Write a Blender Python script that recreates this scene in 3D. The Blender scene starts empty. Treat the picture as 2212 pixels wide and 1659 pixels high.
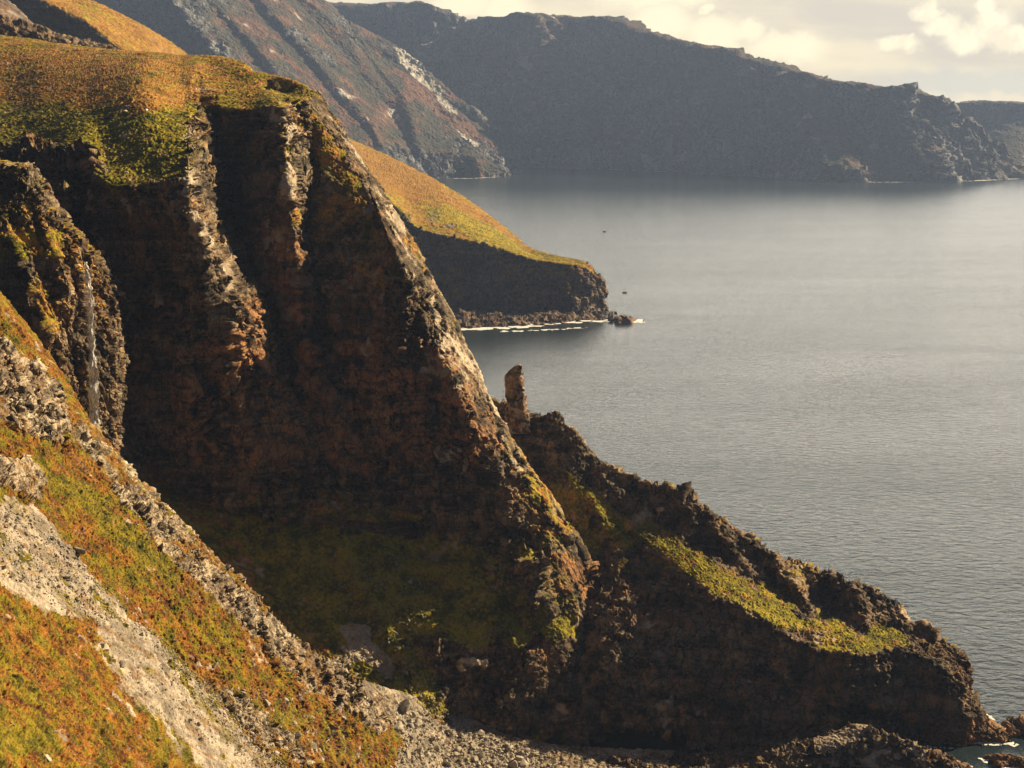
import bpy, bmesh, math, random
import numpy as np
from mathutils import Vector, Matrix, Euler
from concurrent.futures import ThreadPoolExecutor

# ------------------------------------------------------------------ camera
sc = bpy.context.scene
COL = sc.collection
CAMZ = 200.0
PITCH = math.radians(11.0)
F = 3038.0                      # focal length in pixels of a 2212 px wide frame
CX, CY = 1106.0, 829.5
cam = bpy.data.cameras.new('camera')
cam.sensor_width = 36.0
cam.lens = 36.0 * F / 2212.0
cam.clip_start = 1.0
cam.clip_end = 60000.0
cam_o = bpy.data.objects.new('camera', cam)
COL.objects.link(cam_o)
cam_o.location = (0, 0, CAMZ)
cam_o.rotation_euler = (math.radians(90) - PITCH, 0, 0)
sc.camera = cam_o

# ------------------------------------------------------------------ light
SUN_AZ = math.radians(59.0)     # to the right of the view direction
SUN_EL = math.radians(27.5)
sd = Vector((math.sin(SUN_AZ) * math.cos(SUN_EL), math.cos(SUN_AZ) * math.cos(SUN_EL), math.sin(SUN_EL)))
sun = bpy.data.lights.new('sun', 'SUN')
sun.energy = 5.0
sun.angle = math.radians(0.5)
sun.color = (1.0, 0.79, 0.47)
sun_o = bpy.data.objects.new('sun', sun)
COL.objects.link(sun_o)
sun_o.rotation_euler = (-sd).to_track_quat('-Z', 'Y').to_euler()
sun_o.location = (0, 0, 900)

sc.view_settings.view_transform = 'Standard'
sc.view_settings.look = 'None'
sc.view_settings.exposure = 1.2
sc.view_settings.gamma = 1.0
sc.render.engine = 'CYCLES'
sc.cycles.use_denoising = True
sc.cycles.max_bounces = 4
sc.cycles.diffuse_bounces = 1
sc.cycles.glossy_bounces = 2
sc.cycles.transparent_max_bounces = 8
sc.cycles.volume_bounces = 0


class NT:
    """small node tree helper"""
    def __init__(s, t):
        s.t = t; t.nodes.clear()

    def n(s, typ, **kw):
        nd = s.t.nodes.new(typ)
        for k, v in kw.items():
            if k.startswith('i_'):
                key = k[2:]
                key = int(key) if key.isdigit() else key.replace('_', ' ')
                s.put(nd.inputs[key], v)
            else:
                setattr(nd, k, v)
        return nd

    def put(s, sock, v):
        if isinstance(v, bpy.types.NodeSocket):
            s.t.links.new(v, sock)
        elif isinstance(v, bpy.types.Node):
            s.t.links.new(v.outputs[0], sock)
        else:
            if isinstance(v, (tuple, list)) and len(v) == 3 and sock.type == 'RGBA':
                v = (*v, 1.0)
            sock.default_value = v

    def m(s, op, a, b=0.0, c=0.0, clamp=False):
        nd = s.t.nodes.new('ShaderNodeMath'); nd.operation = op; nd.use_clamp = clamp
        s.put(nd.inputs[0], a); s.put(nd.inputs[1], b); s.put(nd.inputs[2], c)
        return nd.outputs[0]

    def mix(s, f, a, b, mode='MIX'):
        nd = s.t.nodes.new('ShaderNodeMix'); nd.data_type = 'RGBA'; nd.blend_type = mode
        s.put(nd.inputs['Factor'], f); s.put(nd.inputs[6], a); s.put(nd.inputs[7], b)
        return nd.outputs[2]

    def sm(s, x, lo, hi):
        nd = s.t.nodes.new('ShaderNodeMapRange'); nd.interpolation_type = 'SMOOTHSTEP'
        s.put(nd.inputs['Value'], x)
        nd.inputs['From Min'].default_value = lo; nd.inputs['From Max'].default_value = hi
        return nd.outputs[0]

    def noise(s, vec, scale, detail=4, rough=0.55, dist=0.0):
        nd = s.t.nodes.new('ShaderNodeTexNoise')
        s.put(nd.inputs['Vector'], vec)
        nd.inputs['Scale'].default_value = scale; nd.inputs['Detail'].default_value = detail
        nd.inputs['Roughness'].default_value = rough; nd.inputs['Distortion'].default_value = dist
        return nd.outputs['Fac']


# ------------------------------------------------------------------ sky
def make_world():
    w = bpy.data.worlds.new("World"); sc.world = w; w.use_nodes = True
    T = NT(w.node_tree)
    sky = T.n('ShaderNodeTexSky', sky_type='NISHITA', sun_disc=False)
    sky.sun_elevation = SUN_EL; sky.sun_rotation = SUN_AZ
    sky.altitude = 200; sky.air_density = 1.0; sky.dust_density = 1.5; sky.ozone_density = 1.0
    tc = T.n('ShaderNodeTexCoord')
    sep = T.n('ShaderNodeSeparateXYZ', i_0=tc.outputs['Generated'])
    X, Y, Z = sep.outputs
    az = T.m('ARCTAN2', X, Y); el = T.m('ARCSINE', Z)
    K = 0.05
    cv = T.n('ShaderNodeCombineXYZ', i_0=T.m('MULTIPLY', az, 5.0), i_1=T.m('MULTIPLY', el, 22.0), i_2=0.3)
    n1 = T.noise(cv, 1.0, 5, 0.55, 0.3)
    lin = lambda c: tuple(x / K * 0.44 * t for x, t in zip(c, (1.32, 1.24, 1.10)))
    base = T.mix(T.sm(n1, 0.38, 0.62), lin((0.62, 0.56, 0.46)), lin((0.86, 0.76, 0.53)))
    lowc = T.mix(T.sm(el, 0.0, 0.022), lin((0.78, 0.70, 0.54)), base)
    # cumulus towers and a bright bank left of them
    nv = T.n('ShaderNodeCombineXYZ', i_0=T.m('MULTIPLY', az, 60.0), i_1=T.m('MULTIPLY', el, 60.0), i_2=1.7)
    n2 = T.noise(nv, 1.0, 6, 0.6)
    n3 = T.noise(nv, 0.35, 3, 0.5)
    wx = T.m('ADD', az, T.m('MULTIPLY', T.m('SUBTRACT', n2, 0.5), 0.018))
    wy = T.m('ADD', el, T.m('MULTIPLY', T.m('SUBTRACT', T.noise(nv, 1.3, 6, 0.6), 0.5), 0.02))

    def puffs(lst):
        cur = None
        for (u, v, r, q) in lst:
            a0 = (u - 1106) / 3038 * 1.0; e0 = (239 - v) / 3038; rr = r / 3038
            dx = T.m('MULTIPLY', T.m('SUBTRACT', wx, a0), 1.0 / q); dy = T.m('SUBTRACT', wy, e0)
            d = T.m('SQRT', T.m('ADD', T.m('MULTIPLY', dx, dx), T.m('MULTIPLY', dy, dy)))
            f = T.m('SUBTRACT', 1.0, T.m('DIVIDE', d, rr))
            cur = f if cur is None else T.m('MAXIMUM', cur, f)
        return cur
    pa = puffs([(1955, 42, 20, 1.6), (1985, 72, 26, 1.4), (2065, 38, 22, 1), (2080, 66, 30, 1.3), (2185, 78, 30, 1.2), (2040, 96, 26, 2.2), (1900, 104, 16, 3), (2130, 100, 26, 3)])
    pb = puffs([(1510, 32, 16, 1.0), (1540, 80, 46, 2.0), (1600, 75, 36, 1.2), (1420, 60, 46, 2.2), (1090, 30, 56, 1.3), (1000, 20, 40, 2), (1680, 110, 40, 2.6), (1400, 0, 40, 4)])
    ma = T.m('MULTIPLY', T.sm(pa, -0.3, 0.5), .9); mb = T.m('MULTIPLY', T.sm(pb, -0.05, 0.6), 0.85)
    shade = T.m('ADD', T.m('MULTIPLY', T.sm(n3, 0.3, 0.7), .4), T.m('MULTIPLY', T.sm(n2, 0.4, 0.6), .6))
    cl = T.mix(shade, lin((0.88, 0.77, 0.56)), lin((1.15, 1.05, 0.76)))
    c1 = T.mix(ma, lowc, cl); c1 = T.mix(mb, c1, lin((1.05, 0.95, 0.66)))
    # faint grey-blue bank near the horizon at the right
    bank = T.m('MULTIPLY', T.m('SUBTRACT', 1.0, T.sm(T.m('ABSOLUTE', T.m('SUBTRACT', wy, 0.0185)), 0.004, 0.012)), T.sm(az, 0.2, 0.3))
    c1 = T.mix(T.m('MULTIPLY', bank, 0.75), c1, lin((0.56, 0.56, 0.52)))
    # front band boosted above the frame to brighten sea reflections, dimmed clear sky elsewhere
    c1 = T.mix(T.sm(el, 0.075, 0.2), c1, lin((4.7, 4.5, 4.15)))
    fr = T.m('ADD', T.m('MULTIPLY', Y, 0.8), T.m('MULTIPLY', X, 0.35))
    m_ = T.m('MULTIPLY', T.sm(fr, 0.15, 0.65), T.m('SUBTRACT', 1.0, T.sm(el, 0.15, 0.40)))
    dim = T.mix(1.0, sky.outputs[0], (0.15, 0.165, 0.21), 'MULTIPLY')
    col = T.mix(m_, dim, c1)
    bg = T.n('ShaderNodeBackground', i_Color=col, i_Strength=K)
    out = T.n('ShaderNodeOutputWorld', i_Surface=bg)


make_world()

# ------------------------------------------------------------------ projection helpers
CP, SP = math.cos(PITCH), math.sin(PITCH)


def ray(u, v):
    b = (CY - v) / F
    return np.array([(u - CX) / F, CP + b * SP, -SP + b * CP])


def p(u, v, D=None, z=None):
    """world point seen at photo position u,v at forward distance D, or at height z (default: sea level)"""
    d = ray(u, v)
    if D is None:
        k = ((z or 0.0) - CAMZ) / d[2]
    else:
        k = D / d[1]
    return np.array([d[0] * k, d[1] * k, CAMZ + d[2] * k])


def off(q, dx=0, dy=0, dz=0, z=None):
    q = q + np.array([dx, dy, dz])
    if z is not None: q[2] = z
    return q


def project(P):
    x, y, z = P[..., 0], P[..., 1], P[..., 2] - CAMZ
    fw = y * CP - z * SP
    up = y * SP + z * CP
    return CX + F * x / fw, CY - F * up / fw, fw


# ------------------------------------------------------------------ noise
POOL = ThreadPoolExecutor(4)


def chunked(fn):
    def g(P, *a, **k):
        sh = P.shape[:-1]
        Q = np.ascontiguousarray(P.reshape(-1, P.shape[-1]), dtype=np.float32)
        n = len(Q)
        parts = [Q[i:i + 60000] for i in range(0, n, 60000)]
        res = list(POOL.map(lambda q: fn(q, *a, **k), parts))
        return np.concatenate(res).reshape(sh)
    return g


def _h(x, y, z, s):
    with np.errstate(over='ignore'):
        h = x * np.uint32(374761393) + y * np.uint32(668265263) + z * np.uint32(2246822519) + np.uint32((s * 3266489917) & 0xffffffff)
        h = (h ^ (h >> np.uint32(13))) * np.uint32(1274126177)
        h = (h ^ (h >> np.uint32(15))) * np.uint32(2654435761)
        return h ^ (h >> np.uint32(16))


_G = np.array([[1, 1, 0], [-1, 1, 0], [1, -1, 0], [-1, -1, 0], [1, 0, 1], [-1, 0, 1], [1, 0, -1], [-1, 0, -1],
               [0, 1, 1], [0, -1, 1], [0, 1, -1], [0, -1, -1], [1, 1, 0], [-1, 1, 0], [0, -1, 1], [0, -1, -1]], np.float32)


def _perlin(Q, s=0):
    f0 = np.floor(Q); fr = Q - f0
    I = f0.astype(np.int64).astype(np.uint32)
    w = fr * fr * fr * (fr * (fr * 6 - 15) + 10)
    out = np.zeros(len(Q), np.float32)
    for dx in (0, 1):
        for dy in (0, 1):
            for dz in (0, 1):
                g = _G[_h(I[:, 0] + np.uint32(dx), I[:, 1] + np.uint32(dy), I[:, 2] + np.uint32(dz), s) & np.uint32(15)]
                d = (fr[:, 0] - dx) * g[:, 0] + (fr[:, 1] - dy) * g[:, 1] + (fr[:, 2] - dz) * g[:, 2]
                d *= (w[:, 0] if dx else 1 - w[:, 0]) * (w[:, 1] if dy else 1 - w[:, 1]) * (w[:, 2] if dz else 1 - w[:, 2])
                out += d
    return out


perlin = chunked(_perlin)


@chunked
def fbm(Q, s=0, o=4, g=0.5):
    a, t = 1.0, 0.0
    for i in range(o):
        t = t + a * _perlin(Q * (2.03 ** i) + 17.3 * i, s + i)
        a *= g
    return t


@chunked
def ridged(Q, s=0, o=3, g=0.5):
    a, t, n = 1.0, 0.0, 0.0
    for i in range(o):
        t = t + a * (1 - 2.4 * np.abs(_perlin(Q * (2.1 ** i) + 9.1 * i, s + i)))
        n += a; a *= g
    return t / n


@chunked
def facet(Q, s=0, tilt=1.0, step=0.5):
    """fractured rock: nearest jittered cell gives a tilted plane and a step"""
    b0 = np.floor(Q - 0.5)
    best = np.full(len(Q), 9e9, np.float32); out = np.zeros(len(Q), np.float32)
    k = np.float32(1.0 / 4294967295.0)
    for dx in (0, 1):
        for dy in (0, 1):
            for dz in (0, 1):
                c = b0 + np.array([dx, dy, dz], np.float32)
                I = c.astype(np.int64).astype(np.uint32)
                h1 = _h(I[:, 0], I[:, 1], I[:, 2], s)
                h2 = _h(I[:, 0], I[:, 1], I[:, 2], s + 71)
                r = [(h1 & np.uint32(1023)), ((h1 >> np.uint32(10)) & np.uint32(1023)), ((h1 >> np.uint32(20)) & np.uint32(1023))]
                g = [(h2 & np.uint32(1023)), ((h2 >> np.uint32(10)) & np.uint32(1023)), ((h2 >> np.uint32(20)) & np.uint32(1023))]
                e = [Q[:, i] - (c[:, i] + 0.5 + (r[i].astype(np.float32) / 1023 - 0.5) * 0.8) for i in range(3)]
                d = e[0] * e[0] + e[1] * e[1] + e[2] * e[2]
                val = sum(e[i] * (g[i].astype(np.float32) / 1023 - 0.5) * 2 for i in range(3)) * tilt + ((h1 ^ h2) .astype(np.float32) * k - 0.5) * step
                m = d < best
                best = np.where(m, d, best); out = np.where(m, val, out)
    return out


def S3(P, sx, sy=None, sz=None):
    sy = sx if sy is None else sy; sz = sx if sz is None else sz
    return (P / np.array([sx, sy, sz])).astype(np.float32)


def sstep(x, a, b):
    t = np.clip((x - a) / (b - a), 0, 1)
    return t * t * (3 - 2 * t)


# ------------------------------------------------------------------ materials
def terrain_mat(name, unit, rockA, rockB, rockC, grassA, grassB, heathA, heathB, screeA=(.30, .26, .22), screeB=(.14, .12, .11),
                rust_bounce=(.22, .09, .035), strata=0.35, bump=1.0, spec=0.10, rough=0.85, slant=0.0):
    """unit: metres of the finest feature"""
    m = bpy.data.materials.new(name); m.use_nodes = True
    T = NT(m.node_tree)
    geo = T.n('ShaderNodeNewGeometry')
    pos = geo.outputs['Position']
    at = T.n('ShaderNodeAttribute', attribute_name='mask')
    ch = T.n('ShaderNodeSeparateColor', i_0=at.outputs['Color'])
    gr, he, scr = ch.outputs[0], ch.outputs[1], ch.outputs[2]
    rs = at.outputs['Alpha']
    big = T.noise(pos, 0.035 / unit, 5, 0.6)
    mid = T.noise(pos, 0.16 / unit, 5, 0.62)
    fine = T.noise(pos, 0.9 / unit, 4, 0.65)
    mp = T.n('ShaderNodeMapping', i_0=pos); mp.inputs['Scale'].default_value = (0.05, 0.05, 1.0); mp.inputs['Rotation'].default_value = (0.03, slant, 0)
    st = T.noise(mp, 0.35 / unit, 6, 0.7)
    mp2 = T.n('ShaderNodeMapping', i_0=pos); mp2.inputs['Scale'].default_value = (1.0, 1.0, 0.12)
    vs = T.noise(mp2, 0.25 / unit, 5, 0.65)
    rock = T.mix(T.sm(mid, 0.35, 0.65), rockA, rockB)
    rock = T.mix(T.m('MULTIPLY', T.sm(big, 0.45, 0.65), 0.8), rock, rockC)
    rock = T.mix(T.m('MULTIPLY', T.sm(st, 0.5, 0.62), strata), rock, (rockB[0] * 1.6, rockB[1] * 1.6, rockB[2] * 1.6))
    rock = T.mix(T.m('MULTIPLY', T.sm(st, 0.5, 0.38), strata), rock, (rockA[0] * .35, rockA[1] * .35, rockA[2] * .35))
    rock = T.mix(T.m('MULTIPLY', T.sm(vs, 0.55, 0.66), 0.45), rock, (rockA[0] * .4, rockA[1] * .42, rockA[2] * .4))
    rock = T.mix(T.m('MULTIPLY', rs, T.sm(T.m('ADD', mid, T.m('MULTIPLY', T.m('SUBTRACT', st, 0.5), 0.5)), 0.35, 0.6)), rock, rust_bounce)
    wp = T.n('ShaderNodeVectorMath', operation='ADD', i_0=pos, i_1=T.n('ShaderNodeCombineXYZ', i_0=T.m('MULTIPLY', mid, 5.0 * unit), i_1=0.0, i_2=T.m('MULTIPLY', big, 8.0 * unit)))
    mp3 = T.n('ShaderNodeMapping', i_0=wp); mp3.inputs['Scale'].default_value = (1.0, 1.0, 0.55)
    ck = T.n('ShaderNodeTexVoronoi', feature='DISTANCE_TO_EDGE', i_Vector=mp3, i_Scale=0.22 / unit)
    ck2 = T.n('ShaderNodeTexVoronoi', feature='DISTANCE_TO_EDGE', i_Vector=mp3, i_Scale=0.7 / unit)
    crack = T.m('MULTIPLY', T.m('ADD', .3, T.m('MULTIPLY', T.sm(ck.outputs['Distance'], 0.0, 0.06), .7)), T.m('ADD', .55, T.m('MULTIPLY', T.sm(ck2.outputs['Distance'], 0.0, 0.08), .45)))
    rock = T.mix(1.0, rock, T.n('ShaderNodeCombineColor', i_0=crack, i_1=crack, i_2=crack).outputs[0], 'MULTIPLY')
    fv = T.m('ADD', 0.45, T.m('MULTIPLY', fine, 1.1))
    grc = T.mix(T.sm(T.m('ADD', T.m('MULTIPLY', mid, 0.6), T.m('MULTIPLY', fine, 0.4)), 0.38, 0.62), grassA, grassB)
    hec = T.mix(T.sm(T.m('ADD', T.m('MULTIPLY', mid, 0.5), T.m('MULTIPLY', fine, 0.5)), 0.38, 0.62), heathA, heathB)
    vo = T.n('ShaderNodeTexVoronoi', i_Vector=pos, i_Scale=1.6 / unit)
    vh = T.n('ShaderNodeSeparateColor', i_0=vo.outputs['Color'])
    scc = T.mix(T.m('MULTIPLY', T.m('ADD', vh.outputs[0], T.sm(mid, 0.3, 0.7)), 0.5), screeB, screeA)
    scc = T.mix(T.m('MULTIPLY', T.sm(T.noise(pos, 0.07 / unit, 5, .65), .42, .6), .75), scc, (screeB[0] * .75, screeB[1] * .72, screeB[2] * .65))
    c = T.mix(gr, rock, grc)
    c = T.mix(he, c, hec)
    c = T.mix(scr, c, scc)
    c = T.mix(1.0, c, T.n('ShaderNodeCombineColor', i_0=fv, i_1=fv, i_2=fv).outputs[0], 'MULTIPLY')
    hgt = T.m('ADD', T.m('ADD', T.m('MULTIPLY', fine, 0.5), T.m('MULTIPLY', mid, 1.2)), T.m('ADD', T.m('MULTIPLY', st, 0.6), T.m('MULTIPLY', vo.outputs['Distance'], 0.3)))
    bp = T.n('ShaderNodeBump', i_Height=hgt, i_Strength=0.9, i_Distance=bump * unit)
    bs = T.n('ShaderNodeBsdfPrincipled', i_Base_Color=c, i_Roughness=rough, i_Normal=bp.outputs[0])
    bs.inputs['Specular IOR Level'].default_value = spec
    T.n('ShaderNodeOutputMaterial', i_Surface=bs)
    return m


# ------------------------------------------------------------------ terrain builder
def cr_axis(C, t):
    """Catmull-Rom along axis 0 of control array C at parameters t"""
    n = C.shape[0]
    i = np.clip(np.floor(t).astype(int), 0, n - 2); f = (t - i).reshape(-1, *([1] * (C.ndim - 1)))
    E = np.concatenate([[2 * C[0] - C[1]], C, [2 * C[-1] - C[-2]]])
    p0, p1, p2, p3 = E[i], E[i + 1], E[i + 2], E[i + 3]
    m1 = 0.5 * (p2 - p0); m2 = 0.5 * (p3 - p1)
    # limit overshoot at strongly uneven spacing
    L = np.linalg.norm(p2 - p1, axis=-1, keepdims=True)
    for m in (m1, m2):
        l = np.linalg.norm(m, axis=-1, keepdims=True)
        m *= np.minimum(1, 1.6 * L / np.maximum(l, 1e-6))
    f2, f3 = f * f, f * f * f
    return (2 * f3 - 3 * f2 + 1) * p1 + (f3 - 2 * f2 + f) * m1 + (-2 * f3 + 3 * f2) * p2 + (f3 - f2) * m2


def params(C, axis, dens, wts):
    U, V, _ = project(C)
    S = np.stack([U, V], -1)
    d = np.linalg.norm(np.diff(S, axis=axis), axis=-1).max(axis=1 - axis)
    ts = [np.array([0.0])]
    for i, L in enumerate(d):
        k = max(2, int(L * dens * (wts[i] if wts else 1)))
        k = min(k, 900)
        ts.append(i + np.arange(1, k + 1) / k)
    return np.concatenate(ts)


def normals(P, flip=None):
    a = np.gradient(P, axis=0); b = np.gradient(P, axis=1)
    n = np.cross(a, b)
    n /= np.maximum(np.linalg.norm(n, axis=-1, keepdims=True), 1e-9)
    if flip is None:
        U, V, D = project(P)
        vis = (U > 0) & (U < 2212) & (V > 0) & (V < 1659)
        v = np.array([0, 0, CAMZ]) - P
        s = (n * v).sum(-1)
        flip = -1 if (s[vis].mean() if vis.any() else s.mean()) < 0 else 1
    return n * flip, flip


def inpoly(U, V, poly):
    r = np.zeros(U.shape, bool)
    n = len(poly)
    for i in range(n):
        x1, y1 = poly[i]; x2, y2 = poly[(i + 1) % n]
        if y1 == y2: continue
        c = (V > min(y1, y2)) & (V <= max(y1, y2)) & (U < (V - y1) * (x2 - x1) / (y2 - y1) + x1)
        r ^= c
    return r


def polyfeat(U, V, pts, push, wl, wr, power=1.0):
    """ridge (push>0, towards the viewer) or gully (push<0) along a traced line; pts (u,v[,k])"""
    best = np.full(U.shape, 1e9); val = np.zeros(U.shape)
    for i in range(len(pts) - 1):
        a, b = pts[i], pts[i + 1]
        ka = a[2] if len(a) > 2 else 1.0; kb = b[2] if len(b) > 2 else 1.0
        dx, dy = b[0] - a[0], b[1] - a[1]
        L2 = dx * dx + dy * dy
        t = np.clip(((U - a[0]) * dx + (V - a[1]) * dy) / L2, 0, 1)
        ex, ey = U - a[0] - t * dx, V - a[1] - t * dy
        d = np.hypot(ex, ey)
        side = (dx * ey - dy * ex)      # >0: left of a line that runs down the picture
        w = np.where(side > 0, wl, wr)
        f = np.clip(1 - d / w, 0, 1) ** power * (ka + (kb - ka) * t)
        m = d < best
        best = np.where(m, d, best); val = np.where(m, f, val)
    return push * val


def grid_mesh(name, P, mask, mat, wrap=False, smooth=True, keep=None):
    nr, nc = P.shape[:2]
    idx = np.arange(nr * nc, dtype=np.int32).reshape(nr, nc)
    q = np.stack([idx[:-1, :-1], idx[1:, :-1], idx[1:, 1:], idx[:-1, 1:]], -1).reshape(-1, 4)
    if keep is not None:
        q = q[keep.reshape(-1)]
    me = bpy.data.meshes.new(name)
    me.vertices.add(nr * nc); me.vertices.foreach_set('co', P.astype(np.float32).reshape(-1))
    me.loops.add(q.size); me.loops.foreach_set('vertex_index', q.reshape(-1).astype(np.int32))
    me.polygons.add(len(q)); me.polygons.foreach_set('loop_start', np.arange(0, q.size, 4, dtype=np.int32))
    me.polygons.foreach_set('loop_total', np.full(len(q), 4, np.int32))
    me.polygons.foreach_set('use_smooth', np.full(len(q), smooth))
    me.update(calc_edges=True)
    if mask is not None:
        at = me.color_attributes.new('mask', 'FLOAT_COLOR', 'POINT')
        at.data.foreach_set('color', mask.astype(np.float32).reshape(-1))
    me.materials.append(mat)
    o = bpy.data.objects.new(name, me); COL.objects.link(o)
    return o


TERR = {}


def terrain(name, C, mat, dens=0.6, rw=None, cw=None, feats=(), gauss=1, ribs=(), facs=(), strat=None, fine=(0.3, 1.0), tuss=(0.3, 1.2),
            grass=(0.55, 0.15, 0.25), heath=(0.0, 10.0), scree=0.0, paint=(), warp=14, skyfit=None, seed=1, kind='structure', cuts=(), jag=0.0, calm=None, fadeu=None, pre=None, sharp=(), csharp=()):
    C = np.array(C)
    rw = list(rw) if rw else [1] * (C.shape[0] - 1)
    for k in sorted(sharp, reverse=True):
        C = np.concatenate([C[:k], (C[k - 1] * .12 + C[k] * .88)[None], C[k:k + 1], (C[k] * .9 + C[k + 1] * .1)[None], C[k + 1:]])
        rw = rw[:k] + [rw[k - 1]] + [rw[k]] + rw[k:]
    for k in sorted(csharp, reverse=True):
        C = np.concatenate([C[:, :k], (C[:, k - 1] * .2 + C[:, k] * .8)[:, None], C[:, k:k + 1], (C[:, k] * .8 + C[:, k + 1] * .2)[:, None], C[:, k + 1:]], axis=1)
    tr = params(C, 0, dens, rw); tc = params(C, 1, dens, cw)
    P = cr_axis(C, tr)
    P = np.swapaxes(cr_axis(np.swapaxes(P, 0, 1), tc), 0, 1)
    if skyfit is not None:
        row, tab, r0, r1 = skyfit
        w = np.clip(1 - np.where(tr < row, (row - tr) / r0, (tr - row) / r1), 0, 1)[:, None]
        U, V, D = project(P)
        k = int(np.argmin(np.abs(tr - row)))
        tx = np.array([a[0] for a in tab], float); ty = np.array([a[1] for a in tab], float)
        # lift each column by what its crest vertex misses
        tgt = np.interp(U[k], tx, ty)
        inside = ((U[k] >= tx[0]) & (U[k] <= tx[-1])).astype(float)
        dv = (V[k] - tgt) * inside
        P[..., 2] += w * (dv * D[k] / F)[None, :]
    if jag:
        row = skyfit[0]
        wj = np.clip(1 - np.abs(tr - row) / .7, 0, 1)[:, None]
        J = np.stack([P[..., 0] / 2.6, P[..., 1] * 0.02, P[..., 0] * 0], -1)
        P[..., 2] += wj * jag * (facet(J, seed, 1.2, 1.6) + .5 * facet(J * 2.7, seed + 1, 1, 1.6))
    U, V, D = project(P)
    # large sculpted forms: along the horizontal line of sight
    hd = P[..., :2] / np.linalg.norm(P[..., :2], axis=-1, keepdims=True)
    wn = warp
    WU = U + wn * fbm(S3(P, 9 * gauss), seed + 50, 4) * 2
    WV = V + wn * fbm(S3(P, 9 * gauss) + 7, seed + 51, 4) * 2
    push = np.zeros(U.shape)
    for ft in feats:
        push += polyfeat(U + (WU - U) * 0.35, V + (WV - V) * 0.35, *ft)
    P[..., :2] -= hd * push[..., None]
    for (poly, depth) in cuts:
        inside = inpoly(U + (WU - U) * 0.4, V + (WV - V) * 0.4, poly)
        P[..., :2] += hd * (inside * depth)[..., None]
    N, flip = normals(P)
    rb = np.zeros(U.shape)
    for (amp, sx, sz, o) in ribs:
        rb += amp * ridged(S3(P, sx, sx, sz), seed + int(sx * 10) % 97, o)
    N0 = N.copy()
    slopey = np.clip(1.15 - np.maximum(N[..., 2], 0), 0.1, 1)
    P = P + N * (rb * slopey)[..., None]
    N, _ = normals(P, flip)
    # masks
    nz = N[..., 2] * 0.6 + N0[..., 2] * 0.4
    nb = fbm(S3(P, 14 * gauss), seed + 5, 5)
    nf = fbm(S3(P, 3.0 * gauss), seed + 8, 3)
    add = [np.zeros(U.shape) for _ in range(4)]
    for (poly, chn, a) in paint:
        m = inpoly(WU, WV, poly)
        add[chn] += m * a
    g = sstep(nz + nb * grass[2] + nf * 0.12 + add[0], grass[0] - grass[1], grass[0] + grass[1])
    h = sstep(nb * 0.55 + nf * 0.8 + heath[0] + add[1], -0.3, 0.3) * (heath[1] < 9) * np.minimum(g + (add[1] > 0) * 0.6, 1)
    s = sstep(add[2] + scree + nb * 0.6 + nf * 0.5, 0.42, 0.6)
    r = np.clip(add[3] + 0.08 + nb * 0.6, 0, 1)
    rockm = np.clip(1 - g, 0, 1) * (1 - s)
    # fine relief
    disp = np.zeros(U.shape)
    for (amp, sx, sz, tilt, stp) in facs:
        disp += amp * facet(S3(P, sx, sx, sz) + 0.35 * 1.0 * nf[..., None].astype(np.float32), seed + int(sx * 13) % 89, tilt, stp)
    if strat:
        amp, per, dip = strat
        hh = P[..., 2] + dip * P[..., 0] + nb * per * 0.5
        z1 = np.stack([hh / per, np.zeros_like(hh) + 0.5, nb * 0.5], -1)
        disp += amp * np.tanh(6 * perlin(z1, seed + 3)) + 0.5 * amp * np.tanh(6 * perlin(z1 * 2.7, seed + 4))
    disp += fine[0] * fbm(S3(P, fine[1]), seed + 9, 3)
    far_ = np.clip(D / 600.0, 1, 2)[..., None] if gauss < 2 else 1.0
    tu = tuss[0] * (0.7 * np.abs(fbm(S3(P, tuss[1], tuss[1] * (1.6 if name == 'sea_cliff' else 1), tuss[1]) , seed + 21, 3)) * 2 + 0.6 * fbm(S3(P, tuss[1] * 5), seed + 22, 2))
    if calm is not None:
        disp = disp * (1 - .62 * inpoly(U, V, calm))
    d = disp * (rockm * 0.92 + 0.08) + tu * np.clip(g, 0, 1) * (1 - s) + s * fine[0] * 0.8 * facet(S3(P, fine[1] * 1.2), seed + 33, 1.5, 1.0)
    if name == 'foreground_slope':
        c1 = .9 * P[..., 0] - .42 * P[..., 1]; c2 = .42 * P[..., 0] + .9 * P[..., 1]
        run = ridged(np.stack([c1 / 2.2, c2 / 30, P[..., 2] * 0], -1), 91, 3)
        d = d + .45 * run * (s * .8 + .35)
        s = s * (.45 + .55 * sstep(run, .12, .5))
    # keep the very border rows quiet
    P = P + N * d[..., None]
    mask = np.stack([np.clip(g, 0, 1), np.clip(h, 0, 1), s, r], -1)
    o = grid_mesh(name, P, mask, mat)
    if flip > 0:
        pass
    o['kind'] = kind
    U, V, D = project(P)
    TERR[name] = (P, U, V, N, D)
    return o


def find(name, u, v):
    """nearest visible-side grid point of a terrain to a photo position"""
    P, U, V, N, D = TERR[name]
    d = (U - u) ** 2 + (V - v) ** 2
    vis = (N * (np.array([0, 0, CAMZ]) - P)).sum(-1) > 0
    d = np.where(vis, d, d + 400)
    best = d.min()
    c = np.where(d < best + 6, D, 1e9)
    k = np.unravel_index(np.argmin(c), d.shape)
    return P[k], N[k]


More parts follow.
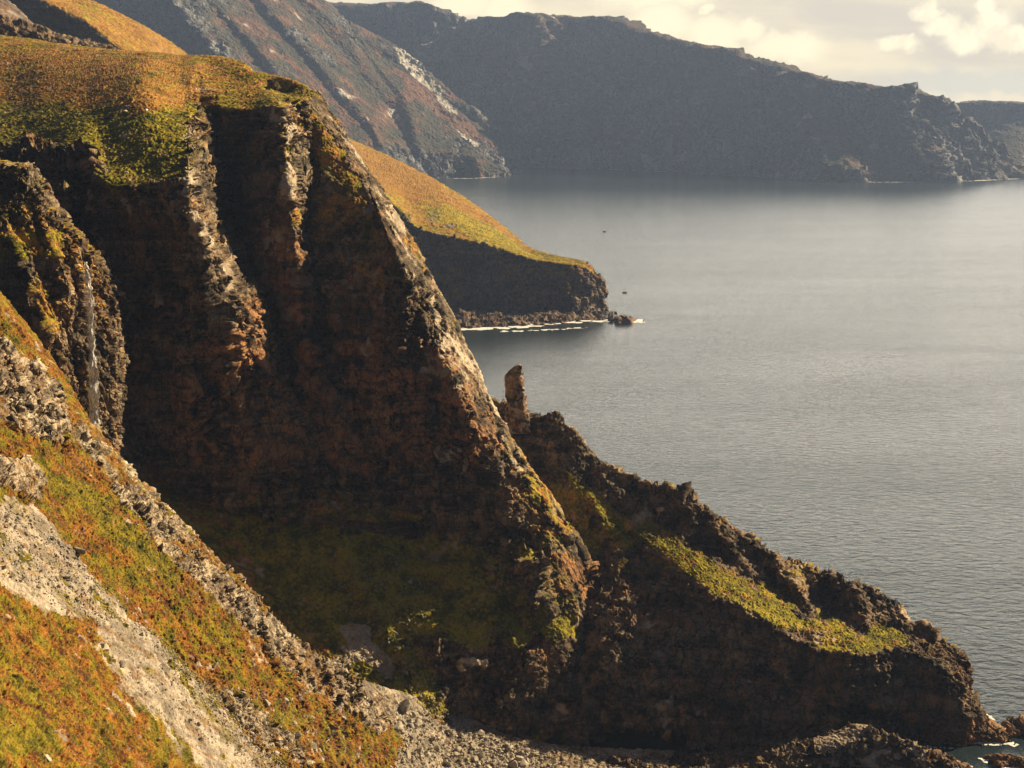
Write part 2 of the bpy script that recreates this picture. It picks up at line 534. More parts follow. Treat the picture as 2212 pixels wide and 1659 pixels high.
# ================================================================== THE LAND
ROCK_N = dict(rockA=(.055, .045, .038), rockB=(.13, .105, .085), rockC=(.09, .065, .045))
M_near = terrain_mat('near_rock', 1.0, (.030, .024, .019), (.27, .20, .13), (.085, .055, .034), (.05, .056, .006), (.30, .24, .018), (.16, .065, .016), (.42, .215, .045), screeA=(.56, .46, .34), screeB=(.28, .22, .165), rust_bounce=(.36, .17, .07), bump=0.6)  # scree tone also paints sunlit edges, rust tone also paints warm bounce
M_fore = terrain_mat('slope_ground', 0.55, (.12, .092, .07), (.46, .37, .26), (.20, .13, .08), (.045, .044, .005), (.20, .15, .010), (.055, .020, .006), (.25, .105, .014),
                     screeA=(.50, .41, .31), screeB=(.17, .145, .125), bump=0.6, strata=.5)
M_mid = terrain_mat('headland_rock', 3.0, (.07, .062, .056), (.27, .21, .16), (.15, .09, .055), (.11, .105, .008), (.32, .23, .012), (.19, .085, .014), (.30, .165, .025), bump=0.5)
M_far = terrain_mat('far_rock', 14.0, (.048, .050, .062), (.28, .28, .29), (.062, .060, .064), (.035, .037, .028), (.060, .056, .038), (.10, .052, .036), (.15, .08, .05),
                    screeA=(.55, .52, .47), screeB=(.40, .38, .35), strata=0.12, bump=1.1)

# ---- far cliffs across the bay
def auto_cols(cols, fr, dm, back=450):
    rows = []
    top = [p(a, b, D) for (a, b, D, fa, fb) in cols]
    foot = [p(fa, fb) for (a, b, D, fa, fb) in cols]
    rows.append([off(t, 0, back, 0, z=t[2] * 0.35) for t in top])
    rows.append([off(t, 0, back * 0.25, -t[2] * 0.03) for t in top])
    rows.append(top)
    for f, g in zip(fr, dm):
        r = []
        for i, (a, b, D, fa, fb) in enumerate(cols):
            fd = foot[i][1]
            r.append(p(a + (fa - a) * f, b + (fb - b) * f, D + (fd - D) * g))
        rows.append(r)
    rows.append(foot)
    rows.append([off(f, 0, -15, -25) for f in foot])
    return rows


A2 = [(640, -5, 5900, 1000, 357), (720, 10, 5850, 1080, 357), (820, 12, 5800, 1130, 357), (905, 14, 5700, 1180, 358), (965, 42, 5650, 1220, 359),
      (1080, 50, 5600, 1280, 361), (1230, 42, 5500, 1360, 364), (1340, 50, 5350, 1450, 368), (1420, 85, 5150, 1540, 373), (1590, 118, 4900, 1650, 380),
      (1720, 160, 4680, 1760, 386), (1870, 197, 4480, 1880, 391), (1980, 203, 4390, 1990, 390), (2040, 225, 4360, 2070, 388), (2100, 290, 4380, 2130, 386),
      (2150, 345, 4390, 2170, 385), (2186, 374, 4420, 2192, 383.5), (2196, 380, 4520, 2200, 382)]
SKY2 = [(690, 8), (740, 14), (800, 12), (830, 11), (862, 14), (905, 12), (930, 20), (960, 39), (985, 41), (1005, 50), (1080, 51), (1110, 46), (1150, 42),
        (1170, 45), (1220, 40), (1245, 44), (1290, 43), (1335, 47), (1370, 62), (1400, 80), (1425, 84), (1470, 92), (1500, 106), (1545, 110), (1590, 113),
        (1605, 126), (1640, 136), (1700, 154), (1760, 172), (1800, 184), (1860, 187), (1900, 192), (1915, 196), (1950, 193), (1985, 203), (2030, 209), (2055, 230)]
terrain('far_cliffs', auto_cols(A2, (0.12, 0.3, 0.62, 0.88), (0.10, 0.25, 0.62, 0.9)), M_far, dens=0.42, rw=[.1, .2] + [1] * 5 + [.3], gauss=26,
        skyfit=(2, SKY2, 1, 1.2), ribs=[(75, 240, 800, 3), (30, 60, 240, 3)], facs=[(18, 60, 110, 1, .8), (10, 26, 40, 1, .8)], fine=(7, 22), tuss=(2, 30),
        grass=(0.62, 0.14, 0.5), heath=(-0.25, 1), seed=3, warp=6,
        feats=[([(905, 20), (930, 110), (900, 200)], 60, 50, 40), ([(1150, 50), (1190, 160), (1230, 260), (1250, 330)], 190, 90, 60), ([(1510, 140, .3), (1540, 200), (1580, 330)], 130, 110, 60), ([(1715, 195, .3), (1760, 260), (1800, 360)], 120, 110, 60), ([(1330, 60), (1360, 200), (1440, 340)], -60, 60, 60),
               ([(1000, 60), (1080, 160), (1120, 260)], -110, 60, 60), ([(1900, 210), (1960, 300), (2010, 380)], 50, 60, 60)],
        paint=[([(1060, 100), (1100, 90), (1150, 200), (1130, 210)], 1, .9), ([(1560, 110), (1650, 140), (1800, 186), (1860, 195), (1800, 200), (1640, 160)], 0, .6),
               ([(1220, 180), (1300, 200), (1330, 300), (1260, 320)], 1, .45), ([(1880, 215), (1920, 240), (1950, 300), (1900, 270)], 0, .5)])

A1 = [(-100, -150, 4350, 350, 398), (100, -120, 4500, 500, 394), (300, -80, 4700, 640, 390), (450, -50, 4880, 760, 386), (560, -25, 5020, 850, 384),
      (690, 2, 5170, 920, 382), (760, 80, 5130, 980, 382), (880, 140, 5040, 1020, 383), (950, 200, 4970, 1060, 382), (1040, 270, 4880, 1085, 379),
      (1085, 320, 4800, 1102, 375), (1104, 355, 4740, 1109, 370), (1106, 362, 4800, 1109, 368)]
terrain('mountain_spur', auto_cols(A1, (0.12, 0.3, 0.55, 0.72, 0.84), (0.12, 0.3, 0.58, 0.78, 0.93), 300), M_far, dens=0.42, rw=[.1, .2] + [1] * 6 + [.3], gauss=26,
        skyfit=(2, [(690, 2), (715, 20), (750, 50), (800, 75), (850, 98), (880, 120), (920, 156), (955, 187), (1016, 236), (1060, 275), (1091, 312), (1108, 350)], 1, 1),
        ribs=[(20, 120, 400, 3), (10, 40, 150, 3)], facs=[(13, 50, 100, 1, .8), (7, 22, 40, 1, .8)], fine=(5, 18), tuss=(2, 30),
        grass=(0.60, 0.14, 0.5), heath=(-0.2, 1), seed=9, warp=5,
        feats=[([(300, -60), (420, 60), (520, 180), (560, 240)], 150, 90, 60), ([(380, -60), (560, 110), (680, 260), (800, 380)], 170, 110, 60),
               ([(520, -40), (620, 70), (720, 180), (800, 270), (850, 380)], 170, 90, 55), ([(650, 0), (760, 90), (870, 210), (905, 330), (915, 380)], 130, 90, 60),
               ([(840, 260), (900, 330), (920, 385)], -60, 40, 40), ([(985, 330), (990, 380)], -50, 20, 30)],
        cuts=[([(993, 384), (994, 352), (1006, 340), (1022, 345), (1034, 372), (1036, 386)], 45)],
        paint=[([(845, 105), (880, 125), (965, 200), (960, 215), (925, 200), (860, 145)], 2, 1.6), ([(930, 205), (965, 215), (992, 250), (965, 245)], 2, 1.6), ([(965, 270), (1030, 320), (1020, 325)], 2, 1.5),
               ([(860, 165), (900, 180), (1000, 250), (1080, 330), (1060, 335), (960, 265), (880, 205)], 1, 1.0),
               ([(820, 245), (860, 250), (875, 290), (840, 280)], 1, 1.0), ([(560, 200), (640, 220), (650, 280), (600, 260)], 1, .8)])

A3 = [(2010, 236, 5200, 2120, 381), (2050, 232, 5150, 2150, 380), (2090, 224, 5100, 2180, 379), (2150, 222, 5000, 2220, 378), (2212, 226, 4950, 2260, 377), (2300, 235, 4900, 2330, 377), (2420, 260, 4900, 2440, 376)]
terrain('distant_headland', auto_cols(A3, (0.15, 0.5, 0.85), (0.1, 0.5, 0.9), 300), M_far, dens=0.4, rw=[.1, .2] + [1] * 4 + [.3], gauss=26,
        ribs=[(22, 150, 500, 3), (8, 45, 140, 2)], facs=[(14, 50, 100, 1, .8)], fine=(5, 20), tuss=(2, 30), grass=(0.62, 0.14, 0.4), heath=(-0.4, 1), seed=13, warp=5)

# ---- hills at the upper left
H1 = []
H1.append([off(p(a, b, 1900), 60, 120, -60) for a, b in [(60, -90), (165, -12), (250, 28), (320, 63), (360, 92), (395, 122), (430, 150)]])
H1.append([p(a, b, 1850) for a, b in [(60, -90), (165, -12), (250, 28), (320, 63), (360, 92), (398, 124), (430, 150)]])
H1.append([p(a, b, 1740) for a, b in [(10, -70), (125, -5), (215, 35), (275, 72), (320, 100), (345, 135), (390, 160)]])
H1.append([p(a, b, 1640) for a, b in [(-20, -50), (85, 0), (175, 45), (225, 82), (270, 112), (300, 140), (350, 170)]])
H1.append([p(a, b, 1700) for a, b in [(-80, -20), (45, 25), (120, 60), (180, 95), (230, 125), (270, 150), (300, 185)]])
H1.append([p(a, b, 1760) for a, b in [(-180, 20), (-20, 60), (60, 100), (120, 125), (180, 150), (230, 180), (260, 205)]])
terrain('moor_hill', H1, M_mid, dens=0.7, gauss=5, ribs=[(5, 60, 60, 2)], facs=[(3, 14, 14, 1, .8)], fine=(1.0, 5), tuss=(1.6, 9), grass=(0.35, 0.12, 0.3), heath=(0.35, 1), seed=17, warp=4,
        paint=[([(100, -10), (170, 40), (260, 105), (240, 115), (150, 60), (60, 0)], 0, -.35), ([(270, 60), (330, 80), (400, 130), (340, 125)], 1, .3)])
H2 = [[off(p(a, b, 1400), 0, 120, -60) for a, b in [(-120, -60), (-20, -25), (30, 12), (72, 50), (110, 82)]],
      [p(a, b, 1330) for a, b in [(-120, -60), (-20, -25), (30, 12), (72, 50), (110, 82)]],
      [p(a, b, 1230) for a, b in [(-160, 0), (-60, 20), (0, 45), (50, 70), (90, 95)]],
      [p(a, b, 1150) for a, b in [(-200, 60), (-80, 80), (-20, 95), (40, 110), (80, 130)]]]
terrain('brown_hill', H2, M_mid, dens=0.5, gauss=5, ribs=[(3, 60, 60, 2)], fine=(1.0, 5), tuss=(1.2, 9), grass=(0.2, 0.12, 0.1), heath=(0.6, 1), seed=19, warp=4)
H3 = [[off(p(a, b, 1060), 0, 60, -30) for a, b in [(-80, 18), (0, 38), (60, 50), (110, 66), (150, 80), (200, 92), (260, 108)]],
      [p(a, b, 1020) for a, b in [(-80, 18), (0, 38), (60, 50), (110, 66), (150, 82), (200, 93), (260, 108)]],
      [p(a, b, 985) for a, b in [(-80, 40), (0, 52), (60, 64), (110, 76), (150, 88), (200, 98), (260, 112)]],
      [p(a, b, 972) for a, b in [(-80, 76), (0, 84), (60, 92), (110, 100), (150, 104), (200, 112), (260, 122)]],
      [p(a, b, 930) for a, b in [(-80, 130), (0, 130), (60, 130), (110, 130), (150, 130), (200, 135), (260, 140)]]]
terrain('rocky_bank', H3, M_near, dens=0.8, gauss=2, ribs=[(3, 9, 60, 2)], facs=[(1.1, 4, 10, 1, .8)], fine=(.6, 2), tuss=(.5, 3), grass=(0.5, 0.12, 0.3), heath=(-0.1, 1), seed=23, warp=3,
        paint=[([(-50, 30), (60, 45), (150, 80), (260, 108), (230, 112), (120, 82), (0, 56), (-50, 50)], 0, .5), ([(-50, 62), (40, 66), (130, 88), (150, 100), (-50, 90)], 0, -.6)])

# ---- middle headland
S_ = p
HBK = [(600, 230, 2300), (755, 302, 2150), (850, 345, 2000), (950, 398, 1850), (1050, 465, 1700), (1130, 530, 1570), (1200, 556, 1500), (1255, 568, 1455), (1285, 590, 1440), (1298, 618, 1442), (1299, 624, 1452)]
HB = [
    [off(p(u, v, D), -40, 90, 0, z=-10) for u, v, D in HBK],
    [off(p(u, v, D), -20, 30, 0, z=max(p(u, v, D)[2] * .7, 10)) for u, v, D in HBK],
    [p(u, v, D) for u, v, D in HBK],
    [p(u, v, D) for u, v, D in [(640, 300, 1850), (800, 370, 1720), (880, 415, 1650), (975, 455, 1580), (1065, 505, 1530), (1140, 546, 1500), (1205, 562, 1460), (1256, 572, 1438), (1288, 597, 1436), (1299, 626, 1444), (1299.5, 629, 1453)]],
    [p(u, v, D) for u, v, D in [(700, 380, 1500), (835, 432, 1470), (900, 492, 1452), (985, 513, 1440), (1070, 533, 1432), (1150, 560, 1425), (1210, 570, 1417), (1257, 578, 1418), (1290, 603, 1430), (1300, 632, 1445), (1300, 635, 1455)]],
    [p(u, v, D) for u, v, D in [(720, 520, 1455), (850, 550, 1435), (905, 590, 1425), (990, 600, 1418), (1075, 612, 1412), (1155, 625, 1407), (1205, 630, 1400), (1250, 640, 1402), (1282, 652, 1417), (1297, 660, 1438), (1296, 662, 1450)]],
    [p(u, v, D) for u, v, D in [(740, 655, 1418), (870, 658, 1408), (920, 662, 1404), (995, 668, 1400), (1080, 672, 1396), (1160, 674, 1394), (1205, 676, 1390), (1250, 682, 1388), (1288, 684, 1400), (1302, 682, 1420), (1302, 682, 1435)]],
    [p(u, v) for u, v in [(740, 708), (870, 708), (920, 708), (985, 708), (1085, 704), (1165, 700), (1230, 693), (1265, 691), (1310, 691), (1345, 691), (1372, 690)]],
    [off(p(u, v), 0, -6, -8) for u, v in [(740, 708), (870, 708), (920, 708), (985, 708), (1085, 704), (1165, 700), (1230, 693), (1265, 691), (1310, 691), (1350, 691), (1380, 689)]],
]
terrain('headland', HB, M_mid, dens=0.75, rw=[.05, .1, 1, 1, 1, 1, 1, 1], gauss=5, sharp=(4, 6),
        ribs=[(5, 26, 70, 3), (2, 9, 30, 2)], facs=[(4.5, 12, 22, 1, .9), (2.2, 5, 8, 1, .9)], fine=(0.9, 4), tuss=(0.9, 5), strat=(0.8, 7, 0.0),
        grass=(0.62, 0.10, 0.12), heath=(0.05, 1), seed=29, warp=5,
        paint=[([(600, 200), (755, 295), (950, 390), (1130, 520), (1200, 550), (1265, 566), (1255, 580), (1150, 560), (1060, 531), (985, 513), (900, 490), (835, 430), (700, 380)], 0, .6),
               ([(740, 300), (850, 345), (950, 395), (1050, 465), (1100, 505), (1000, 470), (900, 440), (830, 420), (760, 380)], 1, .6),
               ([(905, 440), (980, 450), (1080, 500), (1140, 545), (1260, 566), (1255, 580), (1150, 558), (1060, 528), (1000, 505), (930, 480)], 1, -.9),
               ([(830, 440), (900, 490), (1000, 520), (1020, 580), (980, 640), (900, 640), (840, 560)], 3, .5),
               ([(880, 500), (960, 530), (1010, 600), (980, 640), (920, 600)], 1, .25),
               ([(700, 655), (1300, 655), (1400, 700), (700, 720)], 0, -1)])

# ---- plateau and main cliff
def cols_to_rows(cols):
    return [[c[i] for c in cols] for i in range(len(cols[0]))]


def ccol(sky, mid, rim, up, md, ft, t1, t2, sea, back=None):
    s = p(*sky)
    b = off(s, 0, 90, -25) if back is None else back
    se = p(*sea) if len(sea) == 3 else p(sea[0], sea[1])
    return [off(b, 0, 120, -60), b, s, p(*mid), p(*rim), p(*up), p(*md), p(*ft), p(*t1), p(*t2), se, off(se, 0, -4, -9)]


MC = [
    ccol((-150, 70, 900), (-150, 200, 680), (-150, 330, 540), (-150, 480, 515), (-150, 700, 500), (-150, 1000, 480), (-150, 1100, 450), (-150, 1250, 420), (-150, 1560, 400)),
    ccol((0, 78, 880), (0, 200, 670), (0, 315, 530), (20, 450, 505), (20, 650, 490), (60, 950, 475), (100, 1100, 450), (160, 1250, 425), (300, 1560, 405)),
    ccol((100, 91, 860), (100, 195, 640), (100, 320, 505), (110, 450, 488), (120, 650, 478), (170, 950, 465), (210, 1090, 450), (280, 1240, 430), (420, 1560, 410)),
    ccol((190, 103, 835), (180, 205, 600), (170, 335, 475), (185, 450, 468), (200, 650, 462), (240, 950, 456), (280, 1070, 446), (380, 1230, 430), (560, 1560, 412)),
    ccol((260, 110, 820), (240, 205, 575), (235, 395, 458), (245, 500, 458), (265, 720, 464), (330, 1010, 470), (380, 1090, 458), (480, 1240, 438), (680, 1560, 413)),
    ccol((330, 116, 800), (310, 200, 560), (320, 400, 452), (330, 500, 452), (360, 700, 459), (430, 1050, 467), (480, 1130, 458), (590, 1280, 440), (780, 1560, 414)),
    ccol((395, 121, 780), (402, 240, 540), (405, 385, 446), (415, 450, 446), (455, 640, 453), (570, 1070, 464), (620, 1160, 456), (740, 1350, 437), (880, 1560, 416)),
    ccol((420, 122, 775), (412, 232, 548), (424, 320, 490), (445, 450, 474), (515, 640, 469), (640, 1080, 468), (690, 1180, 458), (800, 1360, 438), (930, 1565, 418)),
    ccol((460, 125, 765), (440, 175, 640), (450, 232, 553), (480, 400, 530), (565, 660, 503), (700, 1090, 468), (740, 1190, 456), (840, 1370, 436), (970, 1580, 420)),
    ccol((500, 130, 740), (500, 180, 640), (530, 236, 545), (545, 400, 524), (600, 700, 499), (740, 1100, 470), (780, 1200, 457), (870, 1380, 437), (1010, 1590, 423)),
    ccol((545, 158, 700), (560, 190, 620), (600, 232, 533), (625, 420, 511), (652, 700, 491), (810, 1110, 472), (840, 1210, 458), (905, 1385, 437), (1050, 1605, 425)),
    ccol((600, 170, 670), (610, 200, 620), (648, 218, 560), (668, 420, 530), (695, 700, 499), (870, 1120, 474), (900, 1240, 458), (980, 1385, 438), (1090, 1620, 425)),
    ccol((640, 182, 640), (650, 200, 605), (668, 212, 575), (755, 430, 522), (810, 720, 490), (980, 1130, 470), (1010, 1260, 454), (1070, 1390, 441), (1150, 1640, 420)),
    ccol((672, 198, 620), (678, 204, 600), (682, 212, 585), (820, 470, 515), (930, 770, 486), (1050, 1080, 470), (1105, 1250, 457), (1150, 1390, 443), (1200, 1640, 422)),
    ccol((682, 203, 615), (687, 208, 600), (690, 216, 590), (828, 480, 512), (955, 765, 482), (1048, 985, 471), (1162, 1150, 467), (1228, 1385, 448), (1290, 1625, 424)),
    ccol((687, 205, 612), (692, 211, 602), (700, 228, 592), (869, 490, 532), (1005, 748, 503), (1090, 930, 486), (1243, 1163, 476), (1320, 1385, 464), (1400, 1600, 445)),
    ccol((680, 208, 640), (684, 212, 630), (688, 232, 650), (840, 500, 610), (968, 760, 590), (1062, 940, 560), (1200, 1165, 530), (1300, 1380, 500), (1380, 1600, 470)),
]
SKYC = [(-150, 68), (0, 77), (60, 84), (120, 94), (190, 103), (260, 110), (330, 116), (400, 121), (440, 121), (492, 128), (510, 132), (530, 143), (545, 157), (600, 168), (640, 182), (686, 207)]
lit_feats = [
    ([(406, 400, .3), (406, 440, .8), (430, 490), (450, 560), (470, 640), (510, 760, .3)], 4, 90, 40),
    ([(604, 232), (640, 300), (626, 400), (634, 490), (640, 560, .3)], 10, 45, 26),
    ([(660, 225, .2), (655, 330), (650, 450, .6), (660, 560, .2)], -14, 26, 40),
    ([(885, 560, .2), (880, 620), (868, 700, .8), (876, 790, .3), (870, 900, .1)], 7, 60, 22),
    ([(890, 625), (920, 690), (945, 760, .5)], -9, 12, 40),
    ([(800, 300, .3), (850, 480, .6), (870, 590, .7)], 5, 40, 20),
    ([(430, 240), (440, 320), (470, 440), (520, 580), (560, 700, .6), (600, 860, .2)], -20, 26, 50),
    ([(215, 420, .5), (222, 480), (235, 560), (250, 680, .8), (255, 800, .3)], 12, 26, 18),
    ([(60, 340), (110, 330), (150, 400), (150, 470, .5)], 16, 60, 22),
    ([(185, 370, .6), (200, 470), (210, 600), (215, 900)], -26, 40, 40),
    ([(330, 560, .3), (400, 800), (470, 1000, .5)], 6, 60, 30), ([(560, 760, .4), (640, 900), (700, 1040, .3)], 6, 60, 30),
    ([(700, 880, .6), (760, 920), (900, 890), (1050, 905, .5)], -3, 9, 9), ([(480, 1060), (560, 1100), (700, 1110), (900, 1130, .4)], 3, 30, 22),
    ([(1085, 930), (1110, 1010), (1175, 1075), (1220, 1150)], 3, 20, 12),
    ([(1040, 1250, .4), (1110, 1330), (1180, 1420, .3)], -4, 30, 30), ([(1140, 1200), (1160, 1260), (1180, 1310, .4)], 4, 30, 20),
]
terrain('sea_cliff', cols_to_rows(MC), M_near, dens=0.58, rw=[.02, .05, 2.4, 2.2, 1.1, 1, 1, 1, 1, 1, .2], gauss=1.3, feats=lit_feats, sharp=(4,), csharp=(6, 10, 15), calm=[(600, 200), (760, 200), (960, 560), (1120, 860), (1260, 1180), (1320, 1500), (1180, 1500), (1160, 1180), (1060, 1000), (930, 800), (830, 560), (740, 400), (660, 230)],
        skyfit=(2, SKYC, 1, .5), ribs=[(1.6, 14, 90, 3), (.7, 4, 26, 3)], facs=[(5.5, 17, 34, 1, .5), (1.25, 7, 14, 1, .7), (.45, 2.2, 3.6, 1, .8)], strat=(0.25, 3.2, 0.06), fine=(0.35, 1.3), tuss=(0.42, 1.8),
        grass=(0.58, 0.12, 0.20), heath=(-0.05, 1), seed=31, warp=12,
        paint=[([(688, 214), (760, 310), (830, 420), (868, 495), (890, 560), (960, 660), (1005, 745), (1072, 868), (1092, 930), (1130, 1010), (1100, 1010), (1066, 930), (1030, 860), (965, 770), (905, 640), (868, 560), (838, 470), (780, 360)], 2, .52), ([(404, 262), (424, 320), (412, 440), (470, 520), (515, 640), (480, 640), (430, 520), (400, 430)], 2, .5), ([(600, 235), (645, 300), (634, 400), (640, 480), (618, 420)], 2, .45),  # pale tone painted along arête, buttress and rib to brighten their sunlit strips
               ([(480, 1080), (1260, 1180), (1260, 1420), (900, 1560), (560, 1300)], 1, -.6), ([(655, 222), (700, 215), (780, 320), (880, 480), (900, 560), (970, 660), (1010, 740), (1080, 860), (1110, 950), (1060, 960), (980, 800), (860, 620), (790, 400), (700, 290)], 0, -.8), ([(-200, 60), (300, 100), (520, 120), (700, 205), (640, 218), (600, 228), (530, 232), (405, 235), (395, 270), (392, 330), (330, 400), (250, 420), (225, 400), (180, 330), (100, 290), (-200, 300)], 0, .6),
               ([(-200, 90), (200, 115), (420, 135), (560, 190), (520, 215), (380, 235), (260, 240), (120, 215), (-200, 210)], 1, .32),
               ([(-200, 220), (420, 245), (400, 420), (-200, 400)], 1, -.5), ([(480, 200), (690, 205), (600, 232), (480, 232)], 1, -.3),
               ([(150, 300), (230, 290), (300, 330), (260, 360), (180, 350)], 0, -.3),
               ([(370, 140), (440, 140), (470, 226), (400, 262), (380, 262)], 0, 1.5), ([(60, 290), (120, 310), (170, 460), (120, 440), (60, 360)], 0, -.7),
               ([(230, 430), (500, 440), (1000, 700), (1080, 900), (1100, 1050), (480, 1060), (230, 900)], 0, -.5),
               ([(360, 780), (620, 600), (900, 820), (1060, 900), (1080, 1000), (600, 1020), (380, 1000)], 3, .75), ([(560, 560), (640, 500), (680, 800), (640, 960), (560, 900)], 3, .5), ([(760, 700), (1000, 760), (1060, 900), (760, 900)], 3, .3),  # rust strengthened on the face to stand in for warm bounced light
               ([(500, 1070), (700, 1130), (900, 1180), (1240, 1330), (1250, 1400), (1150, 1370), (900, 1370), (950, 1470), (900, 1540), (800, 1400), (700, 1400), (560, 1200)], 0, .35),
               ([(700, 1140), (1000, 1180), (1080, 1300), (900, 1340), (700, 1300)], 0, .25),
               ([(740, 1350), (800, 1360), (860, 1450), (820, 1470), (760, 1420)], 2, 1.0), ([(900, 1390), (1260, 1390), (1300, 1659), (1000, 1640)], 0, -1),
               ([(1120, 1010), (1180, 1060), (1240, 1165), (1200, 1110), (1150, 1060)], 0, .6), ([(400, 430), (430, 440), (500, 560), (470, 540)], 0, .5), ([(620, 440), (640, 450), (640, 490), (625, 480)], 0, .5),
               ([(1170, 1210), (1270, 1200), (1270, 1290), (1190, 1290)], 3, 1), ([(200, 500), (250, 400), (250, 480)], 0, .3)])

# ---- lower ridge that runs out to the point
def rcol(sky, crag, rim, wall, foot, bz=None, bd=26):
    s = p(*sky)
    f = p(*foot) if len(foot) == 3 else p(foot[0], foot[1])
    return [off(s, bd * .2, bd * 1.9, 0, z=-9), off(s, bd * .1, bd * .8, 0, z=s[2] * .6), s, p(*crag), p(*rim), p(*wall), f, off(f, 0, -4, -9)]


RC = [
    rcol((1040, 860, 560), (1045, 930, 545), (1060, 1100, 520), (1080, 1300, 490), (1110, 1600)),
    rcol((1085, 872, 545), (1090, 950, 532), (1120, 1110, 508), (1140, 1320, 476), (1170, 1605)),
    rcol((1140, 898, 535), (1145, 975, 523), (1200, 1130, 500), (1225, 1350, 464), (1240, 1610)),
    rcol((1205, 905, 530), (1205, 1010, 516), (1290, 1172, 494), (1305, 1380, 447), (1325, 1612)),
    rcol((1250, 950, 525), (1250, 1040, 511), (1340, 1176, 488), (1355, 1395, 444), (1375, 1614)),
    rcol((1300, 1003, 520), (1300, 1080, 506), (1390, 1180, 487), (1405, 1410, 441), (1430, 1616)),
    rcol((1400, 1042, 510), (1400, 1130, 496), (1480, 1236, 467), (1495, 1430, 437), (1515, 1616)),
    rcol((1500, 1090, 500), (1495, 1160, 490), (1560, 1292, 451), (1575, 1450, 434), (1600, 1614)),
    rcol((1620, 1172, 488), (1600, 1225, 479), (1660, 1342, 441), (1672, 1480, 430), (1695, 1610)),
    rcol((1740, 1230, 478), (1710, 1290, 466), (1752, 1394, 433), (1765, 1510, 428), (1795, 1604)),
    rcol((1860, 1260, 470), (1840, 1335, 456), (1850, 1414, 429), (1872, 1520, 428), (1895, 1600)),
    rcol((1960, 1340, 460), (1950, 1374, 450), (1960, 1404, 438), (1990, 1510, 432), (2005, 1600)),
    rcol((2044, 1397, 450), (2030, 1412, 446), (2042, 1450, 432), (2072, 1540, 426), (2080, 1606)),
    rcol((2074, 1432, 446), (2068, 1450, 442), (2076, 1490, 433), (2104, 1555, 428), (2124, 1606)),
    rcol((2084, 1462, 446), (2087, 1482, 443), (2096, 1520, 434), (2128, 1557, 430), (2178, 1602), bd=10),
    rcol((2083, 1466, 456), (2086, 1490, 452), (2096, 1524, 444), (2128, 1560, 437), (2182, 1600), bd=6),
]
SKYR = [(1085, 868), (1092, 872), (1100, 885), (1140, 898), (1160, 903), (1180, 907), (1186, 899), (1205, 898), (1216, 908), (1220, 925), (1232, 935), (1240, 944), (1246, 950), (1252, 966), (1262, 985),
        (1275, 988), (1290, 1003), (1312, 1010), (1330, 1018), (1345, 1035), (1355, 1042), (1370, 1043), (1385, 1052), (1405, 1044), (1440, 1044), (1465, 1042), (1480, 1060), (1498, 1076), (1510, 1092), (1525, 1096),
        (1528, 1112), (1545, 1118), (1570, 1130), (1610, 1160), (1650, 1185), (1690, 1210), (1715, 1215), (1745, 1222), (1772, 1240), (1785, 1242), (1800, 1240), (1830, 1250), (1855, 1252), (1862, 1270), (1875, 1280), (1890, 1285), (1905, 1298),
        (1940, 1320), (1980, 1352), (2020, 1378), (2050, 1396), (2068, 1415), (2080, 1440), (2085, 1470)]
